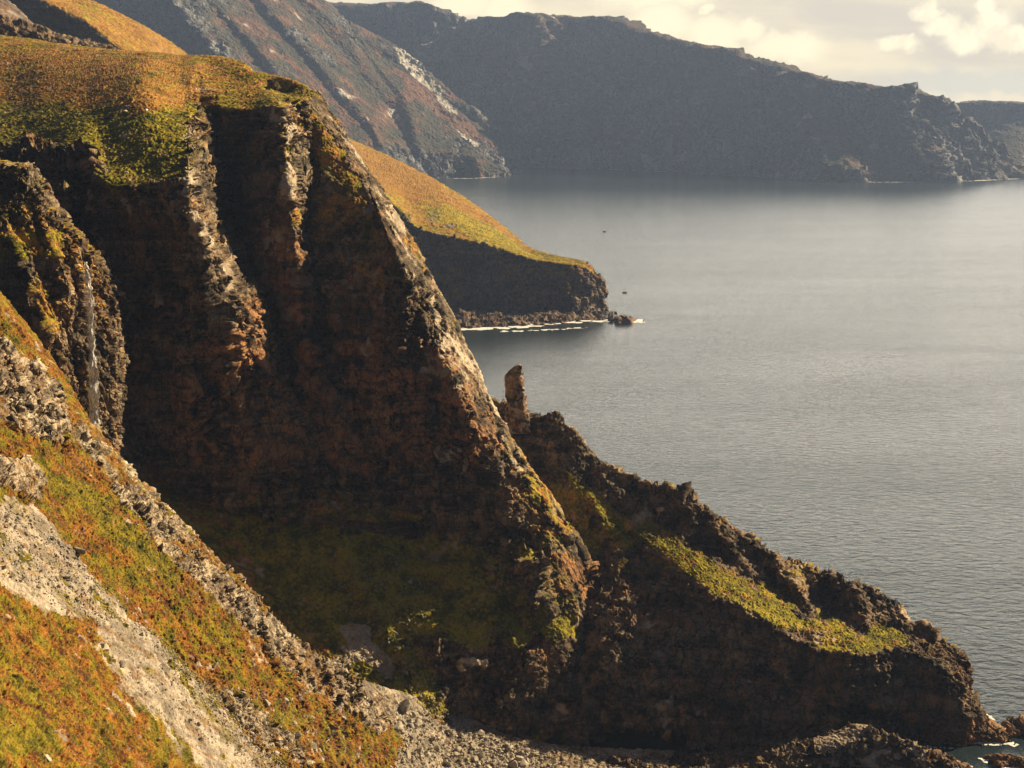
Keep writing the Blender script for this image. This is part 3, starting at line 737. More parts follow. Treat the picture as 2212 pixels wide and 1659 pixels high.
terrain('point_ridge', cols_to_rows(RC), M_near, dens=0.6, rw=[.05, .1, 1, 1, 1, 1, .2], gauss=1.3, skyfit=(2, SKYR, 1, .9), sharp=(2, 4), jag=2.2, 
        ribs=[(2.2, 9, 24, 3), (1.2, 26, 12, 2)], facs=[(1.5, 5.0, 5, 1, .9), (.55, 2.0, 2.2, 1, .9)], strat=(0.4, 2.6, 0.05), fine=(0.35, 1.1), tuss=(0.55, 1.1),
        feats=[([(1300, 1010), (1330, 1060), (1360, 1090, .5)], 3, 24, 14), ([(1460, 1050), (1500, 1120), (1490, 1150, .4)], 3.5, 30, 16), ([(1690, 1215), (1735, 1270), (1755, 1325, .5)], 7, 34, 18), ([(1560, 1140), (1600, 1200), (1640, 1260, .4)], 5, 26, 18),
               ([(1850, 1255), (1864, 1320), (1855, 1365, .5)], 7, 50, 18), ([(1660, 1230), (1680, 1290)], -4, 20, 20), ([(1790, 1270), (1810, 1330)], -5, 30, 30), ([(1400, 1080), (1420, 1140)], -3, 20, 20),
               ([(1450, 1520), (1480, 1640)], -6, 12, 30), ([(1250, 1620), (1270, 1500), (1300, 1400, .3)], 4, 40, 40), ([(1180, 1000), (1150, 1080)], -2, 30, 30)],
        cuts=[([(1765, 1508), (1850, 1512), (1955, 1530), (2000, 1590), (1990, 1600), (1900, 1560), (1830, 1562), (1775, 1545)], 16), ([(1260, 1570), (1400, 1575), (1500, 1600), (1500, 1640), (1250, 1640)], 14)],
        grass=(0.84, 0.12, 0.75), heath=(-0.4, 1), seed=41, warp=8,
        paint=[([(1080, 850), (1220, 890), (1400, 1030), (1500, 1070), (1640, 1180), (1860, 1250), (2100, 1430), (2100, 1500), (1960, 1385), (1800, 1330), (1620, 1250), (1480, 1170), (1340, 1110), (1200, 990), (1090, 930)], 0, -.45), ([(1385, 1165), (1420, 1160), (1560, 1220), (1620, 1260), (1640, 1300), (1560, 1290), (1480, 1235)], 0, .6), ([(1610, 1300), (1700, 1300), (1760, 1330), (1790, 1370), (1730, 1385), (1640, 1340)], 0, .6),
               ([(1860, 1345), (1900, 1348), (1965, 1380), (1930, 1400), (1880, 1385)], 0, .7), ([(1790, 1380), (1860, 1370), (1895, 1400), (1840, 1410)], 0, .7),
               ([(1100, 950), (1160, 980), (1300, 1090), (1400, 1165), (1390, 1180), (1240, 1175), (1120, 1010)], 0, .5),
               ([(1600, 1250), (1640, 1290), (1600, 1320)], 0, -.4), ([(1250, 1190), (1560, 1300), (1850, 1420), (2000, 1400), (2250, 1450), (2250, 1650), (1200, 1650)], 0, -1.8),
               ([(1640, 1215), (1700, 1230), (1770, 1320), (1740, 1345), (1690, 1300)], 0, -.8), ([(1790, 1240), (1880, 1260), (1880, 1370), (1850, 1370), (1800, 1300)], 0, -.8), ([(1480, 1160), (1600, 1200), (1650, 1280), (1600, 1300), (1560, 1220)], 0, -.3), ([(1760, 1400), (2080, 1420), (2080, 1600), (1760, 1600)], 3, .25), ([(2090, 1560), (2180, 1560), (2190, 1620), (2080, 1620)], 3, .7), ([(1400, 1040), (1500, 1060), (1550, 1130), (1420, 1120)], 0, -.5)])

# ---- gorge rock with the waterfall
def wcol(top, m1, m2, bot, bx=0):
    t = p(*top); b = p(*bot)
    return [off(t, bx - 10, 25, -40), off(t, bx, 12, -4), t, p(*m1), p(*m2), b, off(b, 4, -4, -14)]


WC = [
    wcol((-120, 335, 425), (-140, 450, 412), (-140, 580, 400), (-140, 740, 392)),
    wcol((-40, 362, 425), (-60, 460, 412), (-60, 590, 401), (-60, 780, 392)),
    wcol((25, 368, 424), (10, 470, 411), (0, 600, 400), (0, 830, 390)),
    wcol((62, 392, 423), (60, 500, 410), (60, 640, 400), (70, 900, 388)),
    wcol((100, 462, 421), (105, 560, 410), (110, 690, 400), (120, 940, 388)),
    wcol((150, 520, 420), (150, 610, 411), (155, 740, 403), (165, 960, 391)),
    wcol((187, 558, 421), (190, 640, 414), (195, 760, 407), (200, 970, 394)),
    wcol((208, 590, 424), (218, 660, 418), (222, 790, 412), (222, 980, 399)),
    wcol((228, 620, 430), (240, 690, 426), (248, 790, 420), (236, 990, 408)),
    wcol((238, 650, 440), (250, 710, 438), (253, 790, 434), (240, 1000, 424), 0),
]
terrain('gorge_rock', cols_to_rows(WC), M_near, dens=0.9, rw=[.1, .3, 1, 1, 1, .2], gauss=1.2, jag=1.6, skyfit=(2, [(-60, 360), (0, 364), (30, 366), (46, 372), (56, 398), (72, 412), (88, 432), (100, 462), (122, 494), (150, 506), (176, 536), (192, 566)], 1, .6),
        ribs=[(2.6, 6, 30, 3), (1.0, 2.6, 12, 2)], facs=[(1.3, 3.2, 5, 1, .9), (.6, 1.4, 2, 1, .9)], fine=(0.25, .9), tuss=(0.35, 1.2),
        feats=[([(60, 400, .5), (110, 520), (150, 640), (185, 800, .5)], 3.2, 26, 11), ([(10, 470, .5), (60, 600), (110, 720), (150, 860, .5)], 3.5, 30, 12), ([(150, 525, .4), (172, 600), (184, 740), (190, 880, .5)], 2.2, 18, 8), ([(215, 620, .4), (226, 700), (232, 800), (228, 920, .4)], 2.4, 14, 8), ([(0, 600), (60, 700), (110, 900)], -6, 40, 30), ([(186, 560), (193, 700), (203, 940)], -1.5, 14, 14), ([(110, 480), (130, 620), (170, 800)], 2, 30, 20)],
        grass=(0.66, 0.10, 0.35), heath=(-0.1, 1), seed=47, warp=6,
        paint=[([(-50, 530), (60, 500), (120, 500), (170, 545), (150, 560), (60, 560), (0, 580), (-50, 600)], 0, .55), ([(60, 600), (90, 590), (130, 700), (110, 720)], 0, .3)])

# ---- foreground slope
FS = [
    [(-80, 560, 360), (0, 665, 356), (60, 745, 351), (130, 858, 346), (200, 945, 341), (292, 1050, 337), (352, 1104, 333), (452, 1202, 331), (562, 1312, 335), (662, 1410, 344), (742, 1442, 358), (772, 1496, 374), (832, 1572, 393), (905, 1640, 404), (960, 1720, 390)],
    [(-120, 720, 325), (-30, 790, 322), (25, 860, 318), (95, 960, 312), (170, 1055, 308), (255, 1140, 304), (320, 1200, 303), (425, 1300, 304), (525, 1400, 311), (625, 1490, 322), (700, 1530, 335), (728, 1580, 349), (785, 1640, 364), (850, 1700, 374), (910, 1770, 365)],
    [(-140, 860, 285), (-60, 930, 284), (0, 1010, 281), (70, 1100, 277), (145, 1180, 275), (225, 1260, 274), (290, 1325, 275), (390, 1430, 280), (490, 1520, 287), (590, 1600, 297), (660, 1650, 308), (690, 1690, 320), (740, 1740, 334), (800, 1790, 342), (850, 1840, 330)],
    [(-160, 1040, 240), (-80, 1110, 238), (-10, 1180, 237), (60, 1260, 236), (125, 1330, 237), (200, 1400, 239), (270, 1460, 243), (355, 1550, 250), (450, 1630, 260), (550, 1710, 272), (610, 1760, 282), (650, 1800, 290), (700, 1850, 300), (760, 1900, 305), (810, 1940, 300)],
    [(-220, 1280, 195), (-140, 1340, 192), (-70, 1400, 190), (0, 1465, 190), (60, 1520, 190), (130, 1580, 192), (190, 1630, 195), (270, 1700, 201), (350, 1780, 209), (440, 1860, 220), (500, 1910, 230), (540, 1950, 237), (590, 2000, 244), (650, 2050, 250), (710, 2090, 250)],
    [(-300, 1560, 150), (-200, 1620, 148), (-130, 1680, 147), (-60, 1740, 147), (0, 1790, 148), (60, 1850, 150), (110, 1900, 153), (180, 1960, 158), (250, 2030, 165), (330, 2110, 174), (390, 2160, 182), (430, 2200, 188), (480, 2250, 194), (540, 2300, 198), (600, 2340, 198)],
    [(-400, 1850, 115), (-300, 1900, 113), (-200, 1960, 112), (-130, 2020, 112), (-80, 2080, 112), (-20, 2140, 114), (30, 2190, 116), (90, 2260, 120), (160, 2330, 125), (230, 2400, 132), (290, 2460, 138), (330, 2500, 142), (380, 2550, 146), (430, 2600, 150), (480, 2640, 150)],
]
S0 = [p(*q) for q in FS[0]]
FG = [[off(q, -6, 40, 0, z=-8) for q in S0], [off(q, 4, 14, -22) for q in S0]] + [[p(*q) for q in r] for r in FS]
terrain('foreground_slope', FG, M_fore, dens=0.78, rw=[.02, .15, 1, 1, 1, .9, .5, .12], gauss=0.8,
        ribs=[(2.2, 15, 15, 3), (0.8, 5, 5, 2)], facs=[(1.9, 5, 5, .9, .9), (.42, 1.7, 1.7, 1, .8)], strat=(0.25, 1.5, 0.1), fine=(0.22, .7), tuss=(0.6, .95),
        feats=[([(475, 1225), (500, 1290), (515, 1345, .5)], 3, 8, 26), ([(555, 1305), (585, 1400), (590, 1475, .6)], 3.6, 9, 30), ([(615, 1370), (650, 1450), (640, 1520, .5)], 3.2, 9, 26), ([(700, 1430), (712, 1480), (700, 1530, .4)], 3.0, 8, 24), ([(742, 1445), (752, 1510), (735, 1570, .4)], 3.4, 9, 26), ([(350, 1105), (375, 1170, .5)], 2.4, 8, 24), ([(272, 1040), (300, 1110, .5)], 2.2, 8, 22), ([(420, 1175), (430, 1240, .4)], 2.4, 8, 20),
               ([(20, 760), (40, 860), (50, 960, .5)], 3.2, 10, 24), ([(70, 800), (95, 880), (105, 960, .5)], 3, 8, 20), ([(90, 770, .6), (60, 880), (75, 990, .3)], -2.5, 14, 14), ([(120, 860), (130, 960)], -4, 14, 10), ([(10, 800), (30, 930)], -3, 12, 12), ([(545, 1290), (560, 1400), (580, 1480, .3)], -3.5, 16, 20), ([(600, 1360), (640, 1500)], 2.5, 26, 14),
               ([(0, 1130), (200, 1300), (420, 1500), (560, 1640)], -1.2, 60, 50)],
        cuts=[([(96, 884), (104, 872), (116, 880), (146, 955), (150, 985), (125, 985), (94, 960)], 5)],
        grass=(-0.38, 0.2, 0.8), heath=(0.02, 1), seed=53, warp=9,
        paint=[([(-100, 1060), (0, 1075), (90, 1120), (170, 1220), (240, 1312), (318, 1385), (402, 1475), (446, 1530), (540, 1610), (620, 1690), (610, 1800), (440, 1680), (380, 1595), (290, 1500), (230, 1420), (190, 1390), (150, 1330), (60, 1320), (0, 1275), (-100, 1200)], 2, .85),
               ([(180, 1380), (240, 1400), (330, 1500), (400, 1600), (500, 1700), (440, 1700), (330, 1580), (260, 1490)], 2, .6),
               ([(160, 1340), (200, 1340), (230, 1400), (190, 1400)], 2, -1.2),
               ([(-50, 720), (30, 745), (90, 810), (130, 860), (150, 930), (140, 985), (60, 950), (-50, 900)], 0, -1.5), ([(-50, 960), (30, 980), (100, 1040), (70, 1100), (0, 1060), (-50, 1060)], 0, -1.5),
               ([(-50, 640), (20, 680), (80, 770), (60, 790), (0, 740), (-50, 700)], 0, 1), ([(280, 1035), (352, 1100), (460, 1205), (560, 1310), (665, 1408), (740, 1440), (775, 1500), (835, 1570), (800, 1590), (740, 1520), (660, 1500), (560, 1400), (450, 1300), (350, 1200), (300, 1130), (230, 1060)], 0, -1.25),
               ([(150, 880), (290, 1040), (300, 1100), (240, 1060), (150, 960)], 0, -1.1),
               ([(100, 1030), (180, 1050), (330, 1190), (400, 1290), (300, 1230), (180, 1120)], 1, -.6), ([(-50, 1570), (60, 1590), (130, 1620), (60, 1640), (-50, 1620)], 1, -.8),
               ([(440, 1480), (520, 1500), (680, 1659), (560, 1620)], 0, -1.2)])

# ---- boulder beach
BB = [[p(780, 1470, 402), p(880, 1500, 420), p(980, 1535, 432), p(1080, 1580, z=4), p(1200, 1608, z=2.5), p(1460, 1622, z=1.5)],
      [p(800, 1560, 395), p(880, 1570, 405), p(970, 1595, 414), p(1070, 1620, z=3), p(1180, 1636, z=2), p(1440, 1655, z=1.2)],
      [p(790, 1640, 378), p(870, 1640, 388), p(960, 1650, 398), p(1060, 1670, z=2.4), p(1160, 1685, z=1.6), p(1420, 1700, z=1.0)],
      [p(780, 1740, 350), p(860, 1740, 362), p(950, 1745, 374), p(1050, 1750, z=1.2), p(1150, 1755, z=.5), p(1400, 1760, z=0.5)],
      [p(780, 1840, 330), p(860, 1840, z=3), p(950, 1840, z=0), p(1050, 1840, z=-1), p(1150, 1840, z=-2), p(1260, 1840, z=-3)]]
terrain('beach_ground', BB, M_fore, dens=0.6, rw=[1, 1, .7, .3], gauss=1, ribs=[(.8, 7, 7, 2)], fine=(0.5, 1.2), grass=(1.6, 0.1, 0.2), heath=(-1, 1), scree=0.8, seed=59, warp=6,
        paint=[([(1060, 1560), (1120, 1640), (1140, 1760), (1600, 1760), (1600, 1560)], 2, -1.6), ([(800, 1500), (850, 1500), (860, 1560), (820, 1560)], 0, .8), ([(800, 1500), (850, 1500), (860, 1560), (820, 1560)], 2, -.9)])  # right side painted as darker rock in place of the ridge's shade

# ---- lit rock ledge at the foot of the point, and skerries
RL = [[p(1240, 1640, z=-3), p(1500, 1635, z=-3), p(1770, 1610, z=-3), p(1850, 1590, z=-3), p(1960, 1612, z=-3), p(2060, 1650, z=-3), p(2110, 1672, z=-3)],
      [p(1240, 1640, z=1), p(1500, 1630, z=2), p(1775, 1592, z=6), p(1850, 1564, z=9), p(1950, 1598, z=6), p(2050, 1636, z=3), p(2105, 1664, z=1)],
      [p(1240, 1655, z=1), p(1500, 1645, z=2), p(1785, 1608, z=6), p(1865, 1598, z=6.5), p(1960, 1616, z=5), p(2055, 1650, z=3), p(2105, 1680, z=.5)],
      [p(1240, 1700, z=-1), p(1500, 1690, z=0), p(1795, 1640, z=2), p(1880, 1640, z=2), p(1975, 1655, z=1.5), p(2060, 1690, z=1), p(2110, 1700, z=-.5)],
      [p(1240, 1720, z=-4), p(1500, 1720, z=-4), p(1800, 1690, z=-4), p(1890, 1690, z=-4), p(1985, 1700, z=-4), p(2065, 1720, z=-4), p(2115, 1720, z=-4)]]
terrain('rock_ledge', RL, M_near, dens=0.8, rw=[.3, 1, 1, .8], gauss=1, ribs=[(.8, 5, 5, 2)], facs=[(1.3, 3, 2.4, 1, 1), (.6, 1.2, 1, 1, 1)], strat=(.3, 1.2, .05), fine=(0.2, .8), grass=(1.6, .1, .1), heath=(-1, 1), seed=61, warp=5,
        paint=[([(1760, 1540), (2000, 1540), (2010, 1700), (1760, 1700)], 2, .5), ([(1980, 1540), (2200, 1540), (2200, 1700), (1980, 1700)], 3, .5)])  # ledge painted paler to strengthen its sunlit top

# ================================================================== THE SEA
def make_sea():
    m = bpy.data.materials.new('sea_water'); m.use_nodes = True
    T = NT(m.node_tree)
    geo = T.n('ShaderNodeNewGeometry'); pos = geo.outputs['Position']
    mp = T.n('ShaderNodeMapping', i_0=pos); mp.inputs['Scale'].default_value = (0.6, 1.0, 1.0); mp.inputs['Rotation'].default_value = (0, 0, 0.35)
    mq = T.n('ShaderNodeMapping', i_0=pos); mq.inputs['Scale'].default_value = (0.25, 1.0, 1.0); mq.inputs['Rotation'].default_value = (0, 0, -0.12)
    w1 = T.noise(mp, 0.30, 3, 0.5, 0.4)
    w2 = T.noise(mp, 1.1, 3, 0.6, 0.2)
    w3 = T.noise(mp, 0.05, 3, 0.5)
    patch = T.noise(mq, 0.012, 5, 0.6, 0.5)
    amp = T.m('ADD', 0.85, T.m('MULTIPLY', T.sm(patch, 0.35, 0.65), 0.25))
    h = T.m('MULTIPLY', T.m('ADD', T.m('ADD', T.m('MULTIPLY', w1, 0.75), T.m('MULTIPLY', w2, 0.20)), T.m('MULTIPLY', w3, 0.5)), amp)
    bp = T.n('ShaderNodeBump', i_Height=h, i_Strength=1.0, i_Distance=1.0)
    bs = T.n('ShaderNodeBsdfPrincipled', i_Roughness=0.18, i_Normal=bp.outputs[0])
    bs.inputs['Base Color'].default_value = (0.016, 0.027, 0.032, 1)
    bs.inputs['IOR'].default_value = 1.34
    T.n('ShaderNodeOutputMaterial', i_Surface=bs)
    xs = np.concatenate([np.linspace(-9000, -1200, 14), np.linspace(-1000, 1400, 60), np.linspace(1700, 9000, 14)])
    ys = np.concatenate([np.linspace(60, 1800, 90), np.linspace(1900, 8400, 50)])
    X, Y = np.meshgrid(xs, ys, indexing='xy')
    P = np.stack([X, Y, np.zeros_like(X)], -1)[::-1]
    o = grid_mesh('sea', P, None, m)
    o['kind'] = 'structure'


make_sea()

# ---- surf: broken patches of foam lying on the water along the rocks
def foam_mat():
    m = bpy.data.materials.new('foam'); m.use_nodes = True
    T = NT(m.node_tree)
    pos = T.n('ShaderNodeNewGeometry').outputs['Position']
    n = T.noise(pos, 0.5, 4, 0.6)
    bs = T.n('ShaderNodeBsdfPrincipled', i_Base_Color=T.mix(T.sm(n, .35, .6), (.55, .56, .55), (.85, .84, .82)), i_Roughness=0.7)
    T.n('ShaderNodeOutputMaterial', i_Surface=bs)
    return m


M_foam = foam_mat()


def surf(lines):
    V, Q = [], []
    rnd = random.Random(4)
    allP = []; allF = []; base = 0
    for (pts, w, cell, thr, sd_) in lines:
        W = np.array([p(u, v)[:2] for u, v in pts])
        seg = np.linalg.norm(np.diff(W, axis=0), axis=1); cum = np.concatenate([[0], np.cumsum(seg)])
        n = int(cum[-1] / cell) + 2
        t = np.linspace(0, cum[-1], n)
        X = np.interp(t, cum, W[:, 0]); Y = np.interp(t, cum, W[:, 1])
        tx = np.gradient(X); ty = np.gradient(Y); L = np.hypot(tx, ty); nx, ny = -ty / L, tx / L
        k = max(4, int(2 * w / cell)); s = np.linspace(-1, 1, k)
        G = np.stack([X[:, None] + nx[:, None] * s[None] * w, Y[:, None] + ny[:, None] * s[None] * w, np.full((n, k), 0.0)], -1)
        nn = fbm(S3(G, w * .9) + sd_, 77, 4)
        nn2 = fbm(S3(G, w * 6) + sd_, 78, 2)
        G[..., 2] = 0.12 + 0.15 * np.clip(nn, 0, 1)
        c = nn + 0.7 * nn2 + 0.55 * (1 - s[None] ** 2 * 1.8)
        keep = (c[:-1, :-1] > thr)
        idx = np.arange(n * k).reshape(n, k) + base
        q = np.stack([idx[:-1, :-1], idx[:-1, 1:], idx[1:, 1:], idx[1:, :-1]], -1)[keep]
        allP.append(G.reshape(-1, 3)); allF.append(q); base += n * k
    P = np.concatenate(allP); F_ = np.concatenate(allF)
    me = bpy.data.meshes.new('sea_foam'); me.from_pydata(P.tolist(), [], F_.tolist()); me.materials.append(M_foam)
    o = bpy.data.objects.new('sea_foam', me); COL.objects.link(o); o['kind'] = 'stuff'
    o['label'] = 'white broken surf along the rocks at the water line'; o['category'] = 'foam'


surf([
    ([(975, 711), (1060, 709), (1130, 705), (1200, 699), (1262, 694), (1330, 693), (1388, 694)], 13, 1.0, 0.16, 0),
    ([(1080, 717), (1180, 713), (1280, 707)], 6, 1.0, 0.5, 5),
    ([(1340, 694), (1392, 697)], 9, 1.0, 0.15, 2),
    ([(905, 384), (1010, 386), (1070, 383), (1118, 373)], 14, 4, 0.5, 3),
    ([(1120, 360), (1300, 365), (1500, 373), (1700, 385), (1880, 393), (2000, 391), (2190, 385)], 18, 4, 0.62, 8),
    ([(1700, 386), (1760, 389), (1900, 394), (1990, 393), (2100, 391), (2200, 386)], 14, 4, 0.35, 12),
    ([(2090, 1600), (2130, 1608), (2180, 1606), (2196, 1612)], 1.8, .22, 0.12, 1),
    ([(2125, 1540), (2140, 1560), (2168, 1585)], 2.8, .22, 0.28, 1), ([(2120, 1645), (2160, 1636), (2200, 1640), (2230, 1652)], 2.8, .22, 0.12, 4),
    ([(2140, 1668), (2180, 1662), (2230, 1656)], 1.6, .2, 0.1, 6), ([(2040, 1650), (2070, 1650), (2110, 1668)], 2.2, .2, 0.15, 3),
    ([(1960, 1612), (2060, 1618)], 0.8, .2, 0.5, 11),
])

# ================================================================== THINGS
def tag(o, label, cat, group=None):
    o['label'] = label; o['category'] = cat
    if group: o['group'] = group


def simple_mat(name, col, rough=0.7, var=0.25, scale=2.0, bump=0.0, spec=0.3):
    m = bpy.data.materials.new(name); m.use_nodes = True
    T = NT(m.node_tree)
    tc = T.n('ShaderNodeTexCoord')
    n = T.noise(tc.outputs['Object'], scale, 4, 0.6)
    c = T.mix(T.sm(n, .3, .7), tuple(x * (1 - var) for x in col), tuple(min(1, x * (1 + var)) for x in col))
    bs = T.n('ShaderNodeBsdfPrincipled', i_Base_Color=c, i_Roughness=rough)
    bs.inputs['Specular IOR Level'].default_value = spec
    if bump:
        bs_b = T.n('ShaderNodeBump', i_Height=n, i_Strength=0.8, i_Distance=bump)
        T.put(bs.inputs['Normal'], bs_b.outputs[0])
    T.n('ShaderNodeOutputMaterial', i_Surface=bs)
    return m


def rock_obj_mat(name, A, B, lich):
    m = bpy.data.materials.new(name); m.use_nodes = True
    T = NT(m.node_tree)
    pos = T.n('ShaderNodeNewGeometry').outputs['Position']
    oi = T.n('ShaderNodeObjectInfo')
    n = T.noise(pos, .8, 5, 0.65); n2 = T.noise(pos, 4.0, 4, 0.6)
    c = T.mix(T.sm(n, .35, .65), A, B)
    c = T.mix(T.m('MULTIPLY', T.sm(n2, .55, .7), .6), c, lich)
    k = T.m('ADD', 0.7, T.m('MULTIPLY', oi.outputs['Random'], 0.6))
    c = T.mix(1.0, c, T.n('ShaderNodeCombineColor', i_0=k, i_1=k, i_2=k).outputs[0], 'MULTIPLY')
    bp = T.n('ShaderNodeBump', i_Height=T.m('ADD', n, T.m('MULTIPLY', n2, .4)), i_Strength=.8, i_Distance=.3)
    bs = T.n('ShaderNodeBsdfPrincipled', i_Base_Color=c, i_Roughness=.85, i_Normal=bp.outputs[0])
    T.n('ShaderNodeOutputMaterial', i_Surface=bs)
    return m


M_boul = rock_obj_mat('pale_boulder', (.22, .19, .155), (.40, .34, .27), (.28, .23, .12))
M_pin = M_near


def hull(seed, sx, sy, sz, n=13):
    rnd = random.Random(seed)
    bm = bmesh.new()
    for i in range(n):
        v = Vector((rnd.uniform(-1, 1), rnd.uniform(-1, 1), rnd.uniform(-1, 1)))
        v = v / max(abs(v.x), abs(v.y), abs(v.z)) * rnd.uniform(.75, 1) * (0.86 if rnd.random() < .5 else 1)
        v = v.lerp(v.normalized(), .35)
        bm.verts.new((v.x * sx, v.y * sy, v.z * sz))
    r = bmesh.ops.convex_hull(bm, input=bm.verts)
    bmesh.ops.delete(bm, geom=[e for e in r['geom_interior'] if isinstance(e, bmesh.types.BMVert)], context='VERTS')
    bmesh.ops.bevel(bm, geom=bm.edges[:], offset=0.045, segments=1, profile=0.5, affect='EDGES')
    me = bpy.data.meshes.new('boulder'); bm.to_mesh(me); bm.free()
    return me


HULLS = []
for i in range(16):
    rnd = random.Random(100 + i)
    me = hull(200 + i, .5 * rnd.uniform(.8, 1.25), .5 * rnd.uniform(.55, .9), .5 * rnd.uniform(.4, .75), rnd.choice([10, 12, 15]))
    me.materials.append(M_boul); HULLS.append(me)


def rocks_on(tname, poly, n, smin, smax, rnd, powr=2.0):
    us = [q[0] for q in poly]; vs = [q[1] for q in poly]
    P, U, V, N, D = TERR[tname]
    sel = np.argwhere(inpoly(U, V, poly))
    res = []
    for k in range(n):
        i, j = sel[rnd.randrange(len(sel))]
        s = smin + (smax - smin) * rnd.random() ** powr
        res.append((P[i, j], N[i, j], s))
    return res


def place_boulder(i, q, s, label, group, rnd, name='boulder', sink=.12):
    o = bpy.data.objects.new(name, HULLS[i % 16]); COL.objects.link(o)
    o.location = (q[0], q[1], q[2] + s * (.25 - sink))
    o.rotation_euler = (rnd.uniform(-.5, .5), rnd.uniform(-.5, .5), rnd.uniform(0, 6.28))
    o.scale = (s, s, s)
    tag(o, label, 'boulder', group)
    return o


rnd = random.Random(11)
beach_poly = [(840, 1560), (900, 1535), (960, 1545), (1040, 1585), (1100, 1606), (1200, 1635), (1220, 1690), (840, 1690), (820, 1620)]
k = 0
for q, n_, s in rocks_on('beach_ground', beach_poly, 250, 1.1, 4.2, rnd, 2.0):
    place_boulder(k, q, s, 'angular grey boulder in the jumbled boulder beach below the dark cliff', 'boulders of the beach below the cliff', rnd); k += 1
scr_poly = [(0, 1090), (90, 1130), (250, 1310), (430, 1470), (620, 1650), (500, 1650), (290, 1480), (150, 1320), (0, 1250)]
edge_poly = [(470, 1500), (560, 1480), (700, 1560), (800, 1640), (780, 1659), (640, 1659), (520, 1570)]
for q, n_, s in rocks_on('foreground_slope', scr_poly, 46, .8, 2.2, rnd, 2.0):
    place_boulder(k, q, s, 'grey stone block lying in the pale scree gully of the near slope', 'stone blocks in the scree gully', rnd, sink=.2); k += 1
for q, n_, s in rocks_on('foreground_slope', edge_poly, 60, .9, 3.0, rnd, 2):
    place_boulder(k, q, s, 'pale stone block on the grassy slope right of the scree gully', 'stone blocks right of the scree gully', rnd, sink=.2); k += 1
# boulders that can be picked out one by one
SPOT = [('foreground_slope', 172, 1193, 3.2, 'long pale slab at the upper right edge of the scree gully'),
        ('foreground_slope', 148, 1248, 2.4, 'pale pointed block in the middle of the upper scree gully'),
        ('foreground_slope', 136, 1312, 1.6, 'small dark block at the lower left edge of the scree, beside a green tuft'),
        ('foreground_slope', 85, 1270, 1.7, 'dark block in the upper scree above the smooth pale patch'),
        ('foreground_slope', 430, 1565, 1.5, 'bright white stone lying in the lower scree'),
        ('foreground_slope', 640, 1590, 2.6, 'large square pale block near the bottom edge right of the scree'),
        ('foreground_slope', 470, 1440, 2.8, 'dark topped block above the green patch right of the scree'),
        ('foreground_slope', 118, 1585, 1.3, 'white stone in the brown heather near the lower left corner'),
        ('foreground_slope', 105, 1640, 1.6, 'pale block at the bottom left below the green patch'),
        ('foreground_slope', 345, 1600, 1.2, 'white stone in the heather left of the lower scree'),
        ('foreground_slope', 130, 1520, 1.3, 'flat pale stone in the heather left of the scree'),
        ('foreground_slope', 72, 1450, 1.0, 'small white stone high in the heather at the left'),
        ('foreground_slope', 378, 1385, 1.4, 'white block on the right bank of the scree gully'),
        ('sea_cliff', 888, 1258, 3.0, 'lone pale boulder on the shaded green talus under the cliff'),
        ('sea_cliff', 877, 1455, 3.2, 'pale angular boulder low on the shaded talus above the beach'),
        ('beach_ground', 873, 1530, 8.5, 'huge upright wedge of rock at the top of the boulder beach'),
        ('beach_ground', 862, 1575, 4.5, 'pale broken block at the foot of the huge wedge of rock'),
        ]
for i, (tn, u, v, s, lb) in enumerate(SPOT):
    q, n_ = find(tn, u, v)
    o = place_boulder(i + 3, q, s, lb, None, rnd)
    if s > 8:
        o.scale = (s * .7, s * .8, s * 1.35); o.rotation_euler = (0.2, -.25, 1.2)
    if 'slab' in lb: o.scale = (s * 1.3, s * .7, s * .6)


def rubble(name, items, mat, label, seed):
    """many small stones as one mesh (nobody could count them)"""
    r = np.random.RandomState(seed)
    vs, fs, b = [], [], 0
    tmp = []
    for me in HULLS[:8]:
        co = np.array([v.co[:] for v in me.vertices]); tmp.append((co, [tuple(f.vertices) for f in me.polygons]))
    for (q, n_, s) in items:
        co, fc = tmp[r.randint(8)]
        a, b1, c1 = r.uniform(0, 6.28), r.uniform(-.6, .6), r.uniform(-.6, .6)
        R = np.array(Euler((b1, c1, a)).to_matrix())
        vs.append(co @ R.T * s + np.array([q[0], q[1], q[2] + s * .12]))
        fs += [tuple(x + b for x in f) for f in fc]; b += len(co)
    me = bpy.data.meshes.new(name); me.from_pydata(np.concatenate(vs).tolist(), [], fs); me.materials.append(mat)
    o = bpy.data.objects.new(name, me); COL.objects.link(o); o['kind'] = 'stuff'; o['label'] = label; o['category'] = 'rubble'
    return o


rubble('beach_rubble', rocks_on('beach_ground', beach_poly, 2600, .35, 1.4, rnd, 2), M_boul, 'loose smaller stones filling the boulder beach', 5)
items = rocks_on('foreground_slope', scr_poly, 3000, .10, .7, rnd, 3) + rocks_on('foreground_slope', [(0, 1080), (90, 1120), (260, 1300), (240, 1360), (120, 1290), (0, 1240)], 900, .3, 1.3, rnd, 2) + rocks_on('foreground_slope', [(250, 1300), (340, 1370), (560, 1590), (620, 1659), (560, 1659), (400, 1480)], 1200, .2, 1.0, rnd, 2.5) + rocks_on('foreground_slope', edge_poly, 900, .15, .9, rnd, 3)
all_poly = [(0, 1000), (300, 1080), (640, 1420), (800, 1640), (0, 1659)]
items += rocks_on('foreground_slope', all_poly, 700, .12, .7, rnd, 3)
items += rocks_on('foreground_slope', [(210, 1010), (290, 1070), (460, 1220), (560, 1330), (520, 1340), (420, 1260), (300, 1150)], 700, .2, 1.1, rnd, 2.5)
rubble('slope_rubble', items, M_boul, 'pale loose stones scattered over the near slope and its scree', 6)
